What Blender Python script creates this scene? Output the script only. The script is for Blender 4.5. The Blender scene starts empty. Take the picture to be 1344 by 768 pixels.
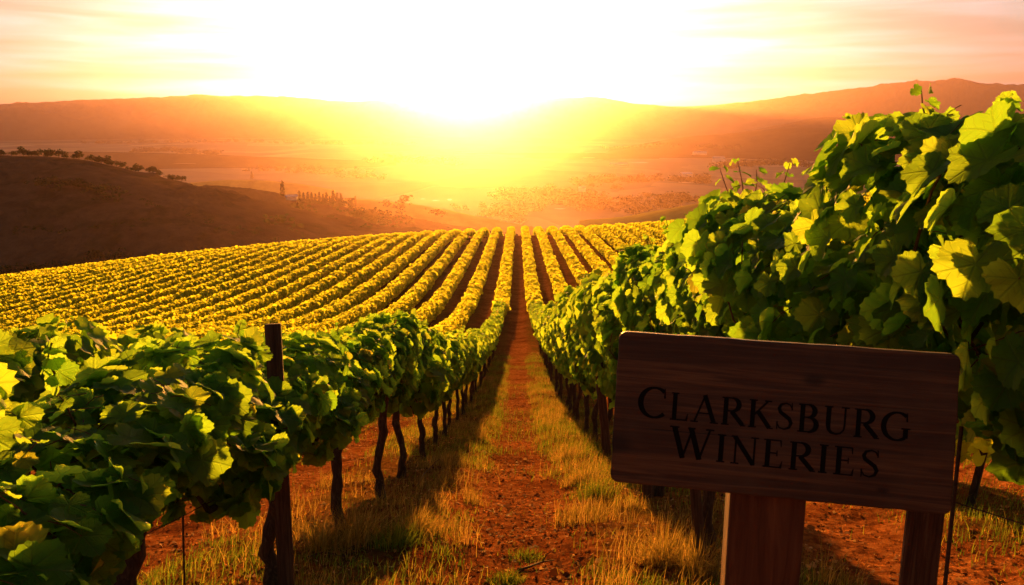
import bpy, math, random
import numpy as np
from mathutils import Vector, Matrix

R = math.radians
C = bpy.context.scene
col = C.collection
random.seed(7)
rng = np.random.default_rng(11)

# ------------------------------------------------------------------ camera, sky, sun, exposure
EYE = 1.55                       # eye height above the ground under the camera
FPX = 1055.0                     # focal length in pixels of the 1344 px wide photo
PITCH, YAW = R(12.0), R(0.43)
SUN_EL, SUN_AZ = R(2.4), R(-3.4)  # azimuth measured from +y, negative = left
SUN_STRENGTH, SKY_STRENGTH, EXPOSURE = 5.0, 0.050, 2.25
SUN_COLOR = (1.0, 0.40, 0.06)
HAZE_DENSITY, HAZE_G = 4.9e-5, 0.885

cam_d = bpy.data.cameras.new('camera')
cam_d.sensor_width = 36; cam_d.lens = 36 * FPX / 1344
cam_d.clip_start = 0.05; cam_d.clip_end = 60000
cam = bpy.data.objects.new('camera', cam_d); col.objects.link(cam)
cam.location = (0, 0, EYE); cam.rotation_euler = (R(90) - PITCH, 0, YAW)
cam_d.dof.use_dof = True; cam_d.dof.focus_distance = 9.0; cam_d.dof.aperture_fstop = 18.0
C.camera = cam
CAM_M = Matrix.Rotation(YAW, 3, 'Z') @ Matrix.Rotation(R(90) - PITCH, 3, 'X')

w = bpy.data.worlds.new('World'); C.world = w; w.use_nodes = True
nt = w.node_tree; nt.nodes.clear()
def N(t, k, **kw):
    n = t.nodes.new(k)
    for a, b in kw.items():
        setattr(n, a, b)
    return n
wo = N(nt, 'ShaderNodeOutputWorld'); bg = N(nt, 'ShaderNodeBackground')
sky = N(nt, 'ShaderNodeTexSky', sky_type='NISHITA', sun_disc=False)
sky.sun_elevation = SUN_EL; sky.sun_rotation = SUN_AZ
sky.air_density = 1.0; sky.dust_density = 3.0; sky.ozone_density = 1.0; sky.altitude = 200
bg.inputs['Strength'].default_value = SKY_STRENGTH
# thin streaky cirrus: noise in a direction space stretched along the horizon
tc = N(nt, 'ShaderNodeTexCoord'); mp = N(nt, 'ShaderNodeMapping')
mp.inputs['Scale'].default_value = (2.2, 2.2, 34.0); mp.inputs['Rotation'].default_value = (0.0, 0.03, 0.0)
cn = N(nt, 'ShaderNodeTexNoise'); cn.inputs['Scale'].default_value = 1.7; cn.inputs['Detail'].default_value = 7
cn.inputs['Roughness'].default_value = 0.55; cn.inputs['Distortion'].default_value = 0.3
cr = N(nt, 'ShaderNodeMapRange'); cr.inputs['From Min'].default_value = 0.42; cr.inputs['From Max'].default_value = 0.68
cr.inputs['To Min'].default_value = 0.78; cr.inputs['To Max'].default_value = 1.0
gain = N(nt, 'ShaderNodeMix', data_type='RGBA')
bw = N(nt, 'ShaderNodeRGBToBW'); veil = N(nt, 'ShaderNodeVectorMath', operation='SCALE')   # white veil cloud, as bright as the sky behind it
veil.inputs[0].default_value = (1.0, 1.0, 0.95)
L = nt.links
L.new(tc.outputs['Generated'], mp.inputs['Vector']); L.new(mp.outputs['Vector'], cn.inputs['Vector'])
L.new(cn.outputs['Fac'], cr.inputs['Value']); L.new(cr.outputs['Result'], gain.inputs['Factor'])
L.new(sky.outputs['Color'], gain.inputs['A']); L.new(sky.outputs['Color'], bw.inputs[0]); L.new(bw.outputs[0], veil.inputs['Scale']); 
st = N(nt, 'ShaderNodeMapRange'); st.inputs['From Min'].default_value = 0.35; st.inputs['From Max'].default_value = 0.7; st.inputs['To Min'].default_value = 0.60; st.inputs['To Max'].default_value = 1.15
L.new(cn.outputs['Fac'], st.inputs['Value']); v2 = N(nt, 'ShaderNodeVectorMath', operation='SCALE')
L.new(veil.outputs[0], v2.inputs[0]); L.new(st.outputs[0], v2.inputs['Scale']); L.new(v2.outputs[0], gain.inputs['B']); L.new(gain.outputs['Result'], bg.inputs['Color'])
L.new(bg.outputs['Background'], wo.inputs['Surface'])

sd = bpy.data.lights.new('sun', 'SUN'); sd.energy = SUN_STRENGTH; sd.angle = R(0.9); sd.color = SUN_COLOR
so = bpy.data.objects.new('sun', sd); col.objects.link(so)
sdir = Vector((math.sin(SUN_AZ) * math.cos(SUN_EL), math.cos(SUN_AZ) * math.cos(SUN_EL), math.sin(SUN_EL)))
so.rotation_euler = sdir.to_track_quat('Z', 'Y').to_euler(); so.location = (0, 0, 60)

C.view_settings.view_transform = 'Standard'; C.view_settings.look = 'None'
C.view_settings.exposure = EXPOSURE; C.view_settings.gamma = 1; C.view_settings.use_curve_mapping = False
cy = C.cycles
C.render.engine = 'CYCLES'
cy.max_bounces = 6; cy.diffuse_bounces = 4; cy.glossy_bounces = 1; cy.transmission_bounces = 3
cy.transparent_max_bounces = 4; cy.volume_bounces = 0; cy.caustics_reflective = False; cy.caustics_refractive = False
cy.use_denoising = True; cy.use_adaptive_sampling = True; cy.adaptive_threshold = 0.02
cy.sample_clamp_indirect = 6

# ------------------------------------------------------------------ helpers
def tag(o, label=None, cat=None, group=None, kind=None):
    for k, v in (('label', label), ('category', cat), ('group', group), ('kind', kind)):
        if v: o[k] = v
    return o

def empty(name, loc=(0, 0, 0), rz=0.0):
    o = bpy.data.objects.new(name, None); col.objects.link(o)
    o.empty_display_size = 0.2; o.location = loc; o.rotation_euler = (0, 0, rz)
    return o

def link(name, me, parent=None, loc=None):
    o = bpy.data.objects.new(name, me); col.objects.link(o)
    if parent: o.parent = parent
    if loc is not None: o.location = loc
    return o

def npmesh(name, V, F, mats, uv=None, smooth=True, mi=None):
    """V (n,3); F = list/array of faces (m,3) or (m,4); uv per vertex (n,2); mi = material index per face"""
    me = bpy.data.meshes.new(name)
    V = np.asarray(V, dtype=np.float32); F = np.asarray(F, dtype=np.int32)
    m, k = F.shape
    me.vertices.add(len(V)); me.vertices.foreach_set('co', V.ravel())
    me.loops.add(m * k); me.loops.foreach_set('vertex_index', F.ravel())
    me.polygons.add(m)
    me.polygons.foreach_set('loop_start', np.arange(0, m * k, k, dtype=np.int32))
    me.polygons.foreach_set('loop_total', np.full(m, k, dtype=np.int32))
    for mm in (mats if isinstance(mats, (list, tuple)) else [mats]): me.materials.append(mm)
    if mi is not None: me.polygons.foreach_set('material_index', np.asarray(mi, dtype=np.int32))
    me.update(calc_edges=True)
    if uv is not None:
        ul = me.uv_layers.new(name='UVMap')
        ul.data.foreach_set('uv', np.asarray(uv, dtype=np.float32)[F.ravel()].ravel())
    me.polygons.foreach_set('use_smooth', np.full(m, smooth, dtype=bool))
    me.validate()
    return me

class MB:
    """collects pieces for ONE mesh"""
    def __init__(s): s.v = []; s.f = []; s.n = 0; s.uv = []
    def add(s, V, F, uv=None):
        V = np.asarray(V, float)
        for f in F: s.f.append([i + s.n for i in f])
        s.v.append(V); s.n += len(V)
    def tube(s, P, Rr, seg=8, lump=0.0, squash=1.0):
        P = np.asarray(P, float); n = len(P)
        T = np.gradient(P, axis=0); T /= np.linalg.norm(T, axis=1)[:, None] + 1e-9
        a = np.array([1.0, 0, 0]) if abs(T[0][0]) < 0.8 else np.array([0, 1.0, 0])
        V = []
        for i in range(n):
            x = np.cross(T[i], a); x /= np.linalg.norm(x); y = np.cross(T[i], x)
            for j in range(seg):
                t = 2 * math.pi * j / seg
                r = Rr[i] * (1 + lump * random.uniform(-1, 1))
                V.append(P[i] + r * (math.cos(t) * x + squash * math.sin(t) * y))
        F = []
        for i in range(n - 1):
            for j in range(seg):
                k = (j + 1) % seg
                F.append((i * seg + j, i * seg + k, (i + 1) * seg + k, (i + 1) * seg + j))
        V.append(P[0]); V.append(P[-1])
        for j in range(seg):
            k = (j + 1) % seg
            F.append((n * seg, k, j)); F.append((n * seg + 1, (n - 1) * seg + j, (n - 1) * seg + k))
        s.add(V, F)
    def mesh(s, name, mats, smooth=True):
        me = bpy.data.meshes.new(name)
        me.from_pydata(np.concatenate(s.v).tolist(), [], s.f)
        for mm in (mats if isinstance(mats, (list, tuple)) else [mats]): me.materials.append(mm)
        me.polygons.foreach_set('use_smooth', np.full(len(me.polygons), smooth, dtype=bool))
        me.update(); return me

def bevbox(sx, sy, sz, bev, name, mat, segs=2):
    import bmesh
    bm = bmesh.new(); bmesh.ops.create_cube(bm, size=1)
    bmesh.ops.scale(bm, vec=(sx, sy, sz), verts=bm.verts)
    bmesh.ops.bevel(bm, geom=bm.edges[:], offset=bev, segments=segs, affect='EDGES', profile=0.6)
    me = bpy.data.meshes.new(name); bm.to_mesh(me); bm.free(); me.materials.append(mat)
    return me

# vectorised value noise
_tab = rng.random(65536).astype(np.float64)
def _h(ix, iy): return _tab[((ix * 374761393 + iy * 668265263) ^ (ix * 1274126177 >> 7)) & 65535]
def vnoise(x, y):
    x = np.asarray(x, float); y = np.asarray(y, float)
    ix = np.floor(x).astype(np.int64); iy = np.floor(y).astype(np.int64)
    fx = x - ix; fy = y - iy; fx = fx * fx * (3 - 2 * fx); fy = fy * fy * (3 - 2 * fy)
    return (_h(ix, iy) * (1 - fx) + _h(ix + 1, iy) * fx) * (1 - fy) + (_h(ix, iy + 1) * (1 - fx) + _h(ix + 1, iy + 1) * fx) * fy
def fbm(x, y, o=4):
    s = 0; a = 0.5
    for i in range(o):
        s = s + a * (vnoise(x + 17.3 * i, y - 9.1 * i) - 0.5); x = x * 2.03; y = y * 2.03; a *= 0.5
    return s * 2          # about -1..1

def sstep(x, a, b):
    t = np.clip((np.asarray(x, float) - a) / (b - a), 0, 1); return t * t * (3 - 2 * t)

def ray(px, py):
    v = Vector(((px - 672) / FPX, -(py - 384) / FPX, -1)); return CAM_M @ v
def at_dist(px, py, d):
    """the point seen at photo pixel (px,py) at horizontal distance d from the camera"""
    r = ray(px, py); k = d / math.hypot(r.x, r.y); return Vector((r.x * k, r.y * k, EYE + r.z * k))
def at_depth(px, py, d):
    r = ray(px, py); return Vector((r.x * d, r.y * d, EYE + r.z * d))

# ------------------------------------------------------------------ ground height
PK = np.array([(-400, 40), (-60, 14), (-10, 1.4), (0, -1.55), (5.75, -3.24), (11.9, -5.19), (25.6, -9.0), (54.8, -14.9), (76, -17.2),
               (110, -19.4), (140, -21.0), (163, -22.8), (185, -27), (230, -40), (300, -60), (420, -90), (600, -118),
               (1000, -140), (2000, -150), (60000, -150)], float)
_sl = np.diff(PK[:, 1]) / np.diff(PK[:, 0])
_m = np.concatenate([[_sl[0]], 2 * _sl[:-1] * _sl[1:] / np.where(np.abs(_sl[:-1] + _sl[1:]) < 1e-9, 1, _sl[:-1] + _sl[1:]) * ((_sl[:-1] * _sl[1:]) > 0), [0]])
def prof(y):
    y = np.clip(np.asarray(y, float), PK[0, 0], PK[-1, 0] - 1)
    i = np.clip(np.searchsorted(PK[:, 0], y) - 1, 0, len(PK) - 2)
    h = PK[i + 1, 0] - PK[i, 0]; t = (y - PK[i, 0]) / h
    return ((2 * t**3 - 3 * t**2 + 1) * PK[i, 1] + (t**3 - 2 * t**2 + t) * h * _m[i]
            + (-2 * t**3 + 3 * t**2) * PK[i + 1, 1] + (t**3 - t**2) * h * _m[i + 1])
def G0(x, y):
    x = np.asarray(x, float); y = np.asarray(y, float)
    l = np.clip(-x, 0, 400); r = np.clip(x, 0, 400)
    near = 1 - sstep(y, 300, 900)
    z = prof(y + 0.3 * l * sstep(y, 20, 80) * near)
    z = z - near * np.where(l < 110, 3.8 * (l / 77) ** 2, 7.75 + (l - 110) * 0.14)
    z = z + near * np.where(r < 70, 3.8 * (r / 52) ** 2, 6.9 + (r - 70) * 0.05)
    far = sstep(y, 900, 2500)
    z = z + far * (14 * fbm(x / 900, y / 1500, 3)) + sstep(np.hypot(x, y), 250, 700) * 5 * fbm(x / 160, y / 160, 3)
    return np.maximum(z, -163) + EYE
def G(x, y):
    """with the banks, ruts and clods of the near ground"""
    z = G0(x, y); d = np.hypot(x, y)
    u = np.mod(np.asarray(x, float), 2.8); u = np.minimum(u, 2.8 - u)          # 0 at the middle of an aisle, 1.4 under the vines
    fade = 1 - sstep(d, 150, 190)
    bank = 0.16 * sstep(u, 0.22, 0.80) - 0.035 * sstep(u, 1.0, 1.35)
    z = z + fade * bank * (0.7 + 0.5 * fbm(x * 0.9, y * 0.9, 2))
    z = z + (1 - sstep(d, 25, 60)) * (0.05 * fbm(x * 1.7, y * 1.7, 3) + 0.022 * fbm(x * 9, y * 9, 3) * (1 - sstep(d, 8, 20)))
    return z
def Gs(x, y): return float(G(np.array([x]), np.array([y]))[0])

def y_at_depth(d):
    """y of the ground point on the path that lies d metres along the view axis"""
    y = d
    for _ in range(30):
        z = float(G0(np.array([0.0]), np.array([y]))[0]) - EYE
        y = (d + z * math.sin(PITCH)) / math.cos(PITCH)
    return y

# ------------------------------------------------------------------ materials
def mat(name):
    m = bpy.data.materials.new(name); m.use_nodes = True; t = m.node_tree; t.nodes.clear()
    out = N(t, 'ShaderNodeOutputMaterial'); return m, t, out
def ramp(t, fac, stops):
    r = N(t, 'ShaderNodeValToRGB'); e = r.color_ramp.elements
    while len(e) < len(stops): e.new(0.5)
    for k, (p, c) in zip(e, stops): k.position = p; k.color = (*c, 1)
    t.links.new(fac, r.inputs['Fac']); return r.outputs['Color']
def noise(t, vec, scale, detail=5, rough=0.55, dist=0.0):
    n = N(t, 'ShaderNodeTexNoise'); n.inputs['Scale'].default_value = scale; n.inputs['Detail'].default_value = detail
    n.inputs['Roughness'].default_value = rough; n.inputs['Distortion'].default_value = dist
    if vec is not None: t.links.new(vec, n.inputs['Vector'])
    return n.outputs['Fac']
def math_(t, op, a, b=None, c=None):
    n = N(t, 'ShaderNodeMath', operation=op)
    for i, v in enumerate((a, b, c)):
        if v is None: continue
        if isinstance(v, (int, float)): n.inputs[i].default_value = v
        else: t.links.new(v, n.inputs[i])
    return n.outputs[0]
def mixc(t, f, a, b, mode='MIX'):
    n = N(t, 'ShaderNodeMix', data_type='RGBA', blend_type=mode)
    for k, v in (('Factor', f), ('A', a), ('B', b)):
        if isinstance(v, (int, float)): n.inputs[k].default_value = v
        elif isinstance(v, tuple): n.inputs[k].default_value = (*v, 1)
        else: t.links.new(v, n.inputs[k])
    return n.outputs['Result']
def bump(t, h, strength, dist):
    b = N(t, 'ShaderNodeBump'); b.inputs['Strength'].default_value = strength; b.inputs['Distance'].default_value = dist
    t.links.new(h, b.inputs['Height']); return b.outputs['Normal']
def pri(t, colr, rough=0.8, spec=0.2, normal=None):
    p = N(t, 'ShaderNodeBsdfPrincipled')
    if isinstance(colr, tuple): p.inputs['Base Color'].default_value = (*colr, 1)
    else: t.links.new(colr, p.inputs['Base Color'])
    if isinstance(rough, (int, float)): p.inputs['Roughness'].default_value = rough
    else: t.links.new(rough, p.inputs['Roughness'])
    p.inputs['Specular IOR Level'].default_value = spec
    if normal is not None: t.links.new(normal, p.inputs['Normal'])
    return p

def leaf_mat(name, refl_a, refl_b, tr_a, tr_b, tmix=0.5, veins=True):
    m, t, out = mat(name)
    geo = N(t, 'ShaderNodeNewGeometry'); rnd = geo.outputs['Random Per Island']
    base = ramp(t, rnd, [(0.0, refl_a), (0.75, refl_b), (0.955, tuple(0.5 * (a + b) for a, b in zip(refl_b, (0.13, 0.14, 0.02)))), (1.0, (0.15, 0.15, 0.02))])
    tr = ramp(t, rnd, [(0.0, tr_a), (0.75, tr_b), (0.955, tuple(0.5 * (a + b) for a, b in zip(tr_b, (0.5, 0.6, 0.04)))), (1.0, (0.60, 0.62, 0.05))])
    nrm = None
    if veins:
        uv = N(t, 'ShaderNodeUVMap'); sp = N(t, 'ShaderNodeSeparateXYZ'); t.links.new(uv.outputs['UV'], sp.inputs[0])
        x = math_(t, 'SUBTRACT', sp.outputs['X'], 0.5); y = math_(t, 'SUBTRACT', sp.outputs['Y'], 0.25)
        ang = math_(t, 'ARCTAN2', x, y); pp = math_(t, 'PINGPONG', ang, R(26))
        rr = math_(t, 'SQRT', math_(t, 'ADD', math_(t, 'MULTIPLY', x, x), math_(t, 'MULTIPLY', y, y)))
        dv = math_(t, 'MULTIPLY', rr, math_(t, 'SINE', pp))
        v1 = N(t, 'ShaderNodeMapRange'); v1.interpolation_type = 'SMOOTHSTEP'
        v1.inputs['From Min'].default_value = 0.016; v1.inputs['From Max'].default_value = 0.002; t.links.new(dv, v1.inputs['Value'])
        # side veins: stripes leaving each main vein at a slant
        s = math_(t, 'ADD', math_(t, 'MULTIPLY', rr, 11.0), math_(t, 'MULTIPLY', dv, -13.0))
        sv = math_(t, 'PINGPONG', s, 0.5)
        v2 = N(t, 'ShaderNodeMapRange'); v2.interpolation_type = 'SMOOTHSTEP'
        v2.inputs['From Min'].default_value = 0.12; v2.inputs['From Max'].default_value = 0.02; v2.inputs['To Max'].default_value = 0.5
        t.links.new(sv, v2.inputs['Value'])
        vv = math_(t, 'MAXIMUM', v1.outputs[0], v2.outputs[0])
        base = mixc(t, math_(t, 'MULTIPLY', vv, 0.55), base, (0.16, 0.21, 0.06))
        tr = mixc(t, math_(t, 'MULTIPLY', vv, 0.45), tr, tuple(0.45 * a for a in tr_b))
        blotch = noise(t, uv.outputs['UV'], 5.0, 3)
        base = mixc(t, math_(t, 'MULTIPLY', blotch, 0.5), base, tuple(0.6 * a for a in refl_a))
        cell = noise(t, uv.outputs['UV'], 22.0, 2)
        hgt = math_(t, 'ADD', math_(t, 'MULTIPLY', vv, -1.0), math_(t, 'MULTIPLY', cell, 0.8))
        nrm = bump(t, hgt, 0.5, 0.003)
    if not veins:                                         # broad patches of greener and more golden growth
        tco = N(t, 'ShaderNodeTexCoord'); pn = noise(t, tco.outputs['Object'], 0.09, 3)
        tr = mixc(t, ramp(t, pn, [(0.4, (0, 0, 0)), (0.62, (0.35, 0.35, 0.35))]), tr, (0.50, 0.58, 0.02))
    p = pri(t, base, 0.62, 0.10, nrm)
    tl = N(t, 'ShaderNodeBsdfTranslucent'); t.links.new(tr, tl.inputs['Color'])
    if nrm is not None: t.links.new(nrm, tl.inputs['Normal'])
    mx = N(t, 'ShaderNodeMixShader'); mx.inputs['Fac'].default_value = tmix
    t.links.new(p.outputs[0], mx.inputs[1]); t.links.new(tl.outputs[0], mx.inputs[2]); t.links.new(mx.outputs[0], out.inputs['Surface'])
    return m
M = {}
M['leaf'] = leaf_mat('vine_leaf', (0.034, 0.120, 0.016), (0.070, 0.185, 0.028), (0.20, 0.48, 0.02), (0.46, 0.76, 0.04), 0.60)
M['leaf_mid'] = leaf_mat('vine_leaf_plain', (0.038, 0.120, 0.016), (0.072, 0.175, 0.028), (0.22, 0.46, 0.02), (0.48, 0.74, 0.04), 0.60, veins=False)
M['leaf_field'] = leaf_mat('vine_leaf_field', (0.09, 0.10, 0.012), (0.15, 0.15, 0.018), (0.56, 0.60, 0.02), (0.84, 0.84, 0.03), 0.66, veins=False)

def bark_mat(name, c1, c2, sc=(60, 60, 9), bs=0.9):
    m, t, out = mat(name)
    tcn = N(t, 'ShaderNodeTexCoord'); mpn = N(t, 'ShaderNodeMapping'); mpn.inputs['Scale'].default_value = sc
    t.links.new(tcn.outputs['Object'], mpn.inputs['Vector'])
    n = noise(t, mpn.outputs[0], 1.0, 8, 0.65, 0.6); n2 = noise(t, tcn.outputs['Object'], 3.0, 3)
    c = ramp(t, n, [(0.3, tuple(a * 0.45 for a in c1)), (0.5, c1), (0.72, c2)])
    c = mixc(t, math_(t, 'MULTIPLY', n2, 0.35), c, tuple(a * 0.6 for a in c1))
    p = pri(t, c, 0.85, 0.15, bump(t, n, bs, 0.012)); t.links.new(p.outputs[0], out.inputs['Surface']); return m
M['bark'] = bark_mat('vine_bark', (0.075, 0.048, 0.032), (0.16, 0.11, 0.075))
M['cane'] = bark_mat('vine_cane', (0.17, 0.075, 0.035), (0.26, 0.13, 0.06), bs=0.3)
M['stake'] = bark_mat('weathered_post', (0.10, 0.05, 0.03), (0.20, 0.12, 0.07), (70, 70, 3), 0.6)
M['rust'] = bark_mat('rusty_steel', (0.09, 0.045, 0.025), (0.15, 0.07, 0.035), (80, 80, 80), 0.3)
M['treebark'] = bark_mat('tree_bark', (0.08, 0.06, 0.045), (0.14, 0.11, 0.08), (3, 3, 1), 0.5)

def wood_mat(name, c1, c2, axis_scale, knots=False, bs=0.35, rough=0.55):
    m, t, out = mat(name)
    tcn = N(t, 'ShaderNodeTexCoord'); mpn = N(t, 'ShaderNodeMapping'); mpn.inputs['Scale'].default_value = axis_scale
    t.links.new(tcn.outputs['Object'], mpn.inputs['Vector'])
    vec = mpn.outputs[0]
    n = noise(t, vec, 1.0, 9, 0.62, 1.1); n2 = noise(t, vec, 0.22, 3, 0.5, 0.8); n3 = noise(t, vec, 5.0, 4, 0.6)
    c = ramp(t, n, [(0.30, tuple(a * 0.5 for a in c1)), (0.47, c1), (0.70, c2)])
    c = mixc(t, ramp(t, n2, [(0.35, (0, 0, 0)), (0.65, (0.7, 0.7, 0.7))]), c, tuple(a * 0.55 for a in c1))
    h = math_(t, 'ADD', n, math_(t, 'MULTIPLY', n3, 0.5))
    if knots:
        ck = N(t, 'ShaderNodeMapping'); ck.inputs['Scale'].default_value = (2.6, 10, 210); t.links.new(tcn.outputs['Object'], ck.inputs['Vector'])
        crk = noise(t, ck.outputs[0], 1.0, 2, 0.4, 0.2); cm_ = N(t, 'ShaderNodeMapRange'); cm_.inputs['From Min'].default_value = 0.70; cm_.inputs['From Max'].default_value = 0.76
        t.links.new(crk, cm_.inputs['Value']); c = mixc(t, cm_.outputs[0], c, tuple(a * 0.12 for a in c1)); h = math_(t, 'SUBTRACT', h, math_(t, 'MULTIPLY', cm_.outputs[0], 2.0))
        fade_ = noise(t, tcn.outputs['Object'], 4.0, 3, 0.6); c = mixc(t, ramp(t, fade_, [(0.5, (0, 0, 0)), (0.75, (0.45, 0.45, 0.45))]), c, (0.16, 0.08, 0.04))
        for (kx, kz, kr) in knots:
            sp = N(t, 'ShaderNodeVectorMath', operation='SUBTRACT'); t.links.new(tcn.outputs['Object'], sp.inputs[0]); sp.inputs[1].default_value = (kx, 0, kz)
            sc = N(t, 'ShaderNodeVectorMath', operation='MULTIPLY'); t.links.new(sp.outputs[0], sc.inputs[0]); sc.inputs[1].default_value = (0.7, 0, 1.2)
            ln = N(t, 'ShaderNodeVectorMath', operation='LENGTH'); t.links.new(sc.outputs[0], ln.inputs[0])
            mr = N(t, 'ShaderNodeMapRange'); mr.interpolation_type = 'SMOOTHSTEP'; mr.inputs['From Min'].default_value = kr; mr.inputs['From Max'].default_value = kr * 0.2
            mr.inputs['To Max'].default_value = 0.8
            t.links.new(ln.outputs['Value'], mr.inputs['Value'])
            c = mixc(t, mr.outputs[0], c, tuple(a * 0.22 for a in c1))
    p = pri(t, c, rough, 0.4, bump(t, h, bs, 0.004)); t.links.new(p.outputs[0], out.inputs['Surface']); return m
M['board'] = wood_mat('stained_board', (0.075, 0.027, 0.010), (0.21, 0.085, 0.030), (2.2, 40, 75), knots=[(0.06, 0.085, 0.022), (-0.315, -0.075, 0.03), (0.20, -0.12, 0.012)])
M['signpost'] = wood_mat('sign_post_wood', (0.13, 0.045, 0.018), (0.22, 0.085, 0.035), (45, 45, 3.0), bs=0.5, rough=0.65)
m, t, out = mat('letter_black'); p = pri(t, (0.006, 0.005, 0.005), 0.75, 0.08); t.links.new(p.outputs[0], out.inputs['Surface']); M['black'] = m

def ground_mat():
    m, t, out = mat('vineyard_soil')
    tcn = N(t, 'ShaderNodeTexCoord'); ob = tcn.outputs['Object']
    sp = N(t, 'ShaderNodeSeparateXYZ'); t.links.new(ob, sp.inputs[0])
    n1 = noise(t, ob, 1.3, 6, 0.6); n2 = noise(t, ob, 9, 8, 0.7); n3 = noise(t, ob, 45, 6, 0.7)
    soil = ramp(t, n2, [(0.32, (0.05, 0.015, 0.006)), (0.5, (0.25, 0.082, 0.022)), (0.72, (0.50, 0.21, 0.065))])
    dry = ramp(t, n3, [(0.3, (0.08, 0.03, 0.008)), (0.7, (0.20, 0.09, 0.02))])
    grn = ramp(t, n3, [(0.3, (0.04, 0.05, 0.010)), (0.7, (0.12, 0.13, 0.022))])
    soil = mixc(t, ramp(t, noise(t, ob, 0.7, 4, 0.6), [(0.42, (0, 0, 0)), (0.62, (0.6, 0.6, 0.6))]), soil, (0.08, 0.019, 0.006))
    u = math_(t, 'PINGPONG', sp.outputs['X'], 1.4)           # 0 mid aisle, 1.4 under the vines
    gm = math_(t, 'ADD', math_(t, 'MULTIPLY', n1, 1.2), math_(t, 'MULTIPLY', math_(t, 'MINIMUM', u, 0.9), 0.8))
    gmask = ramp(t, gm, [(0.0, (0, 0, 0)), (1.0, (1, 1, 1))])
    mr = N(t, 'ShaderNodeMapRange'); mr.inputs['From Min'].default_value = 1.0; mr.inputs['From Max'].default_value = 1.5; t.links.new(gm, mr.inputs['Value'])
    g = mixc(t, noise(t, ob, 2.7, 4), dry, grn)
    c = mixc(t, math_(t, 'MULTIPLY', mr.outputs[0], 0.8), soil, g)
    # away from the vineyard: pasture, stubble and ploughed fields of the valley
    vor = N(t, 'ShaderNodeTexVoronoi', distance='CHEBYCHEV'); mpn = N(t, 'ShaderNodeMapping'); mpn.inputs['Scale'].default_value = (1 / 420, 1 / 650, 0); mpn.inputs['Rotation'].default_value = (0, 0, 0.35)
    t.links.new(ob, mpn.inputs['Vector']); t.links.new(mpn.outputs[0], vor.inputs['Vector']); vor.inputs['Scale'].default_value = 1.0
    csep = N(t, 'ShaderNodeSeparateColor'); t.links.new(vor.outputs['Color'], csep.inputs[0])
    fields = ramp(t, csep.outputs[0], [(0.0, (0.03, 0.035, 0.015)), (0.3, (0.10, 0.09, 0.035)), (0.55, (0.30, 0.24, 0.12)), (0.8, (0.07, 0.05, 0.03)), (1.0, (0.48, 0.38, 0.2))])
    fields = mixc(t, 0.4, fields, ramp(t, noise(t, ob, 0.004, 8, 0.65), [(0.3, (0.04, 0.045, 0.02)), (0.7, (0.24, 0.18, 0.10))]))
    ln = N(t, 'ShaderNodeVectorMath', operation='LENGTH'); t.links.new(ob, ln.inputs[0])
    fs = N(t, 'ShaderNodeMapRange'); fs.inputs['From Min'].default_value = 190; fs.inputs['From Max'].default_value = 230; t.links.new(ln.outputs['Value'], fs.inputs['Value'])
    scr = ramp(t, noise(t, ob, 0.02, 7, 0.65), [(0.3, (0.06, 0.035, 0.02)), (0.55, (0.13, 0.08, 0.04)), (0.7, (0.24, 0.16, 0.06))])
    c = mixc(t, fs.outputs[0], c, scr)
    fr = N(t, 'ShaderNodeMapRange'); fr.inputs['From Min'].default_value = 850; fr.inputs['From Max'].default_value = 1000; t.links.new(ln.outputs['Value'], fr.inputs['Value'])
    c = mixc(t, fr.outputs[0], c, fields)
    h = math_(t, 'ADD', math_(t, 'MULTIPLY', n2, 1.0), math_(t, 'MULTIPLY', n3, 0.5))
    p = pri(t, c, 0.95, 0.0, bump(t, h, 0.9, 0.05)); t.links.new(math_(t, 'MULTIPLY', fr.outputs[0], 0.35), p.inputs['Specular IOR Level']); t.links.new(p.outputs[0], out.inputs['Surface']); return m
M['ground'] = ground_mat()
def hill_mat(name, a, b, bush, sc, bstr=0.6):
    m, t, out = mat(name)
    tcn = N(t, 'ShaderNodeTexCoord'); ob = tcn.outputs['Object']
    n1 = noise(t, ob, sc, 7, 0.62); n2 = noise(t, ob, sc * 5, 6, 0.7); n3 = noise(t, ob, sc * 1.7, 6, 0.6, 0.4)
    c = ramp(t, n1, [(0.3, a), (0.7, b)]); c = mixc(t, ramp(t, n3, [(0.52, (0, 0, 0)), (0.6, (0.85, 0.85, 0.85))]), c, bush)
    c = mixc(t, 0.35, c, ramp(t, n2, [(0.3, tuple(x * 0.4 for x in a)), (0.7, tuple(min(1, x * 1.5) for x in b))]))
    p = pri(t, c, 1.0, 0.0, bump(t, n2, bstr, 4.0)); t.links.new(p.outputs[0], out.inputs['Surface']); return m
M['hill'] = hill_mat('scrub_hill', (0.07, 0.04, 0.025), (0.13, 0.08, 0.05), (0.04, 0.034, 0.016), 0.02)
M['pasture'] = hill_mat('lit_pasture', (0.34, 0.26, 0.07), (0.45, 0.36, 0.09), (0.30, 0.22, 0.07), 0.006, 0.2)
M['wooded'] = hill_mat('wooded_hill', (0.018, 0.020, 0.016), (0.035, 0.032, 0.024), (0.012, 0.014, 0.010), 0.004, 0.3)
M['mount'] = hill_mat('far_mountain', (0.06, 0.06, 0.05), (0.12, 0.10, 0.07), (0.04, 0.045, 0.03), 0.0012, 0.3)
m, t, out = mat('pond_water'); p = pri(t, (0.02, 0.025, 0.03), 0.3, 0.5); t.links.new(p.outputs[0], out.inputs['Surface']); M['water'] = m
m, t, out = mat('barn_wall'); p = pri(t, (0.62, 0.58, 0.52), 0.7, 0.2); t.links.new(p.outputs[0], out.inputs['Surface']); M['barn'] = m
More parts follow.
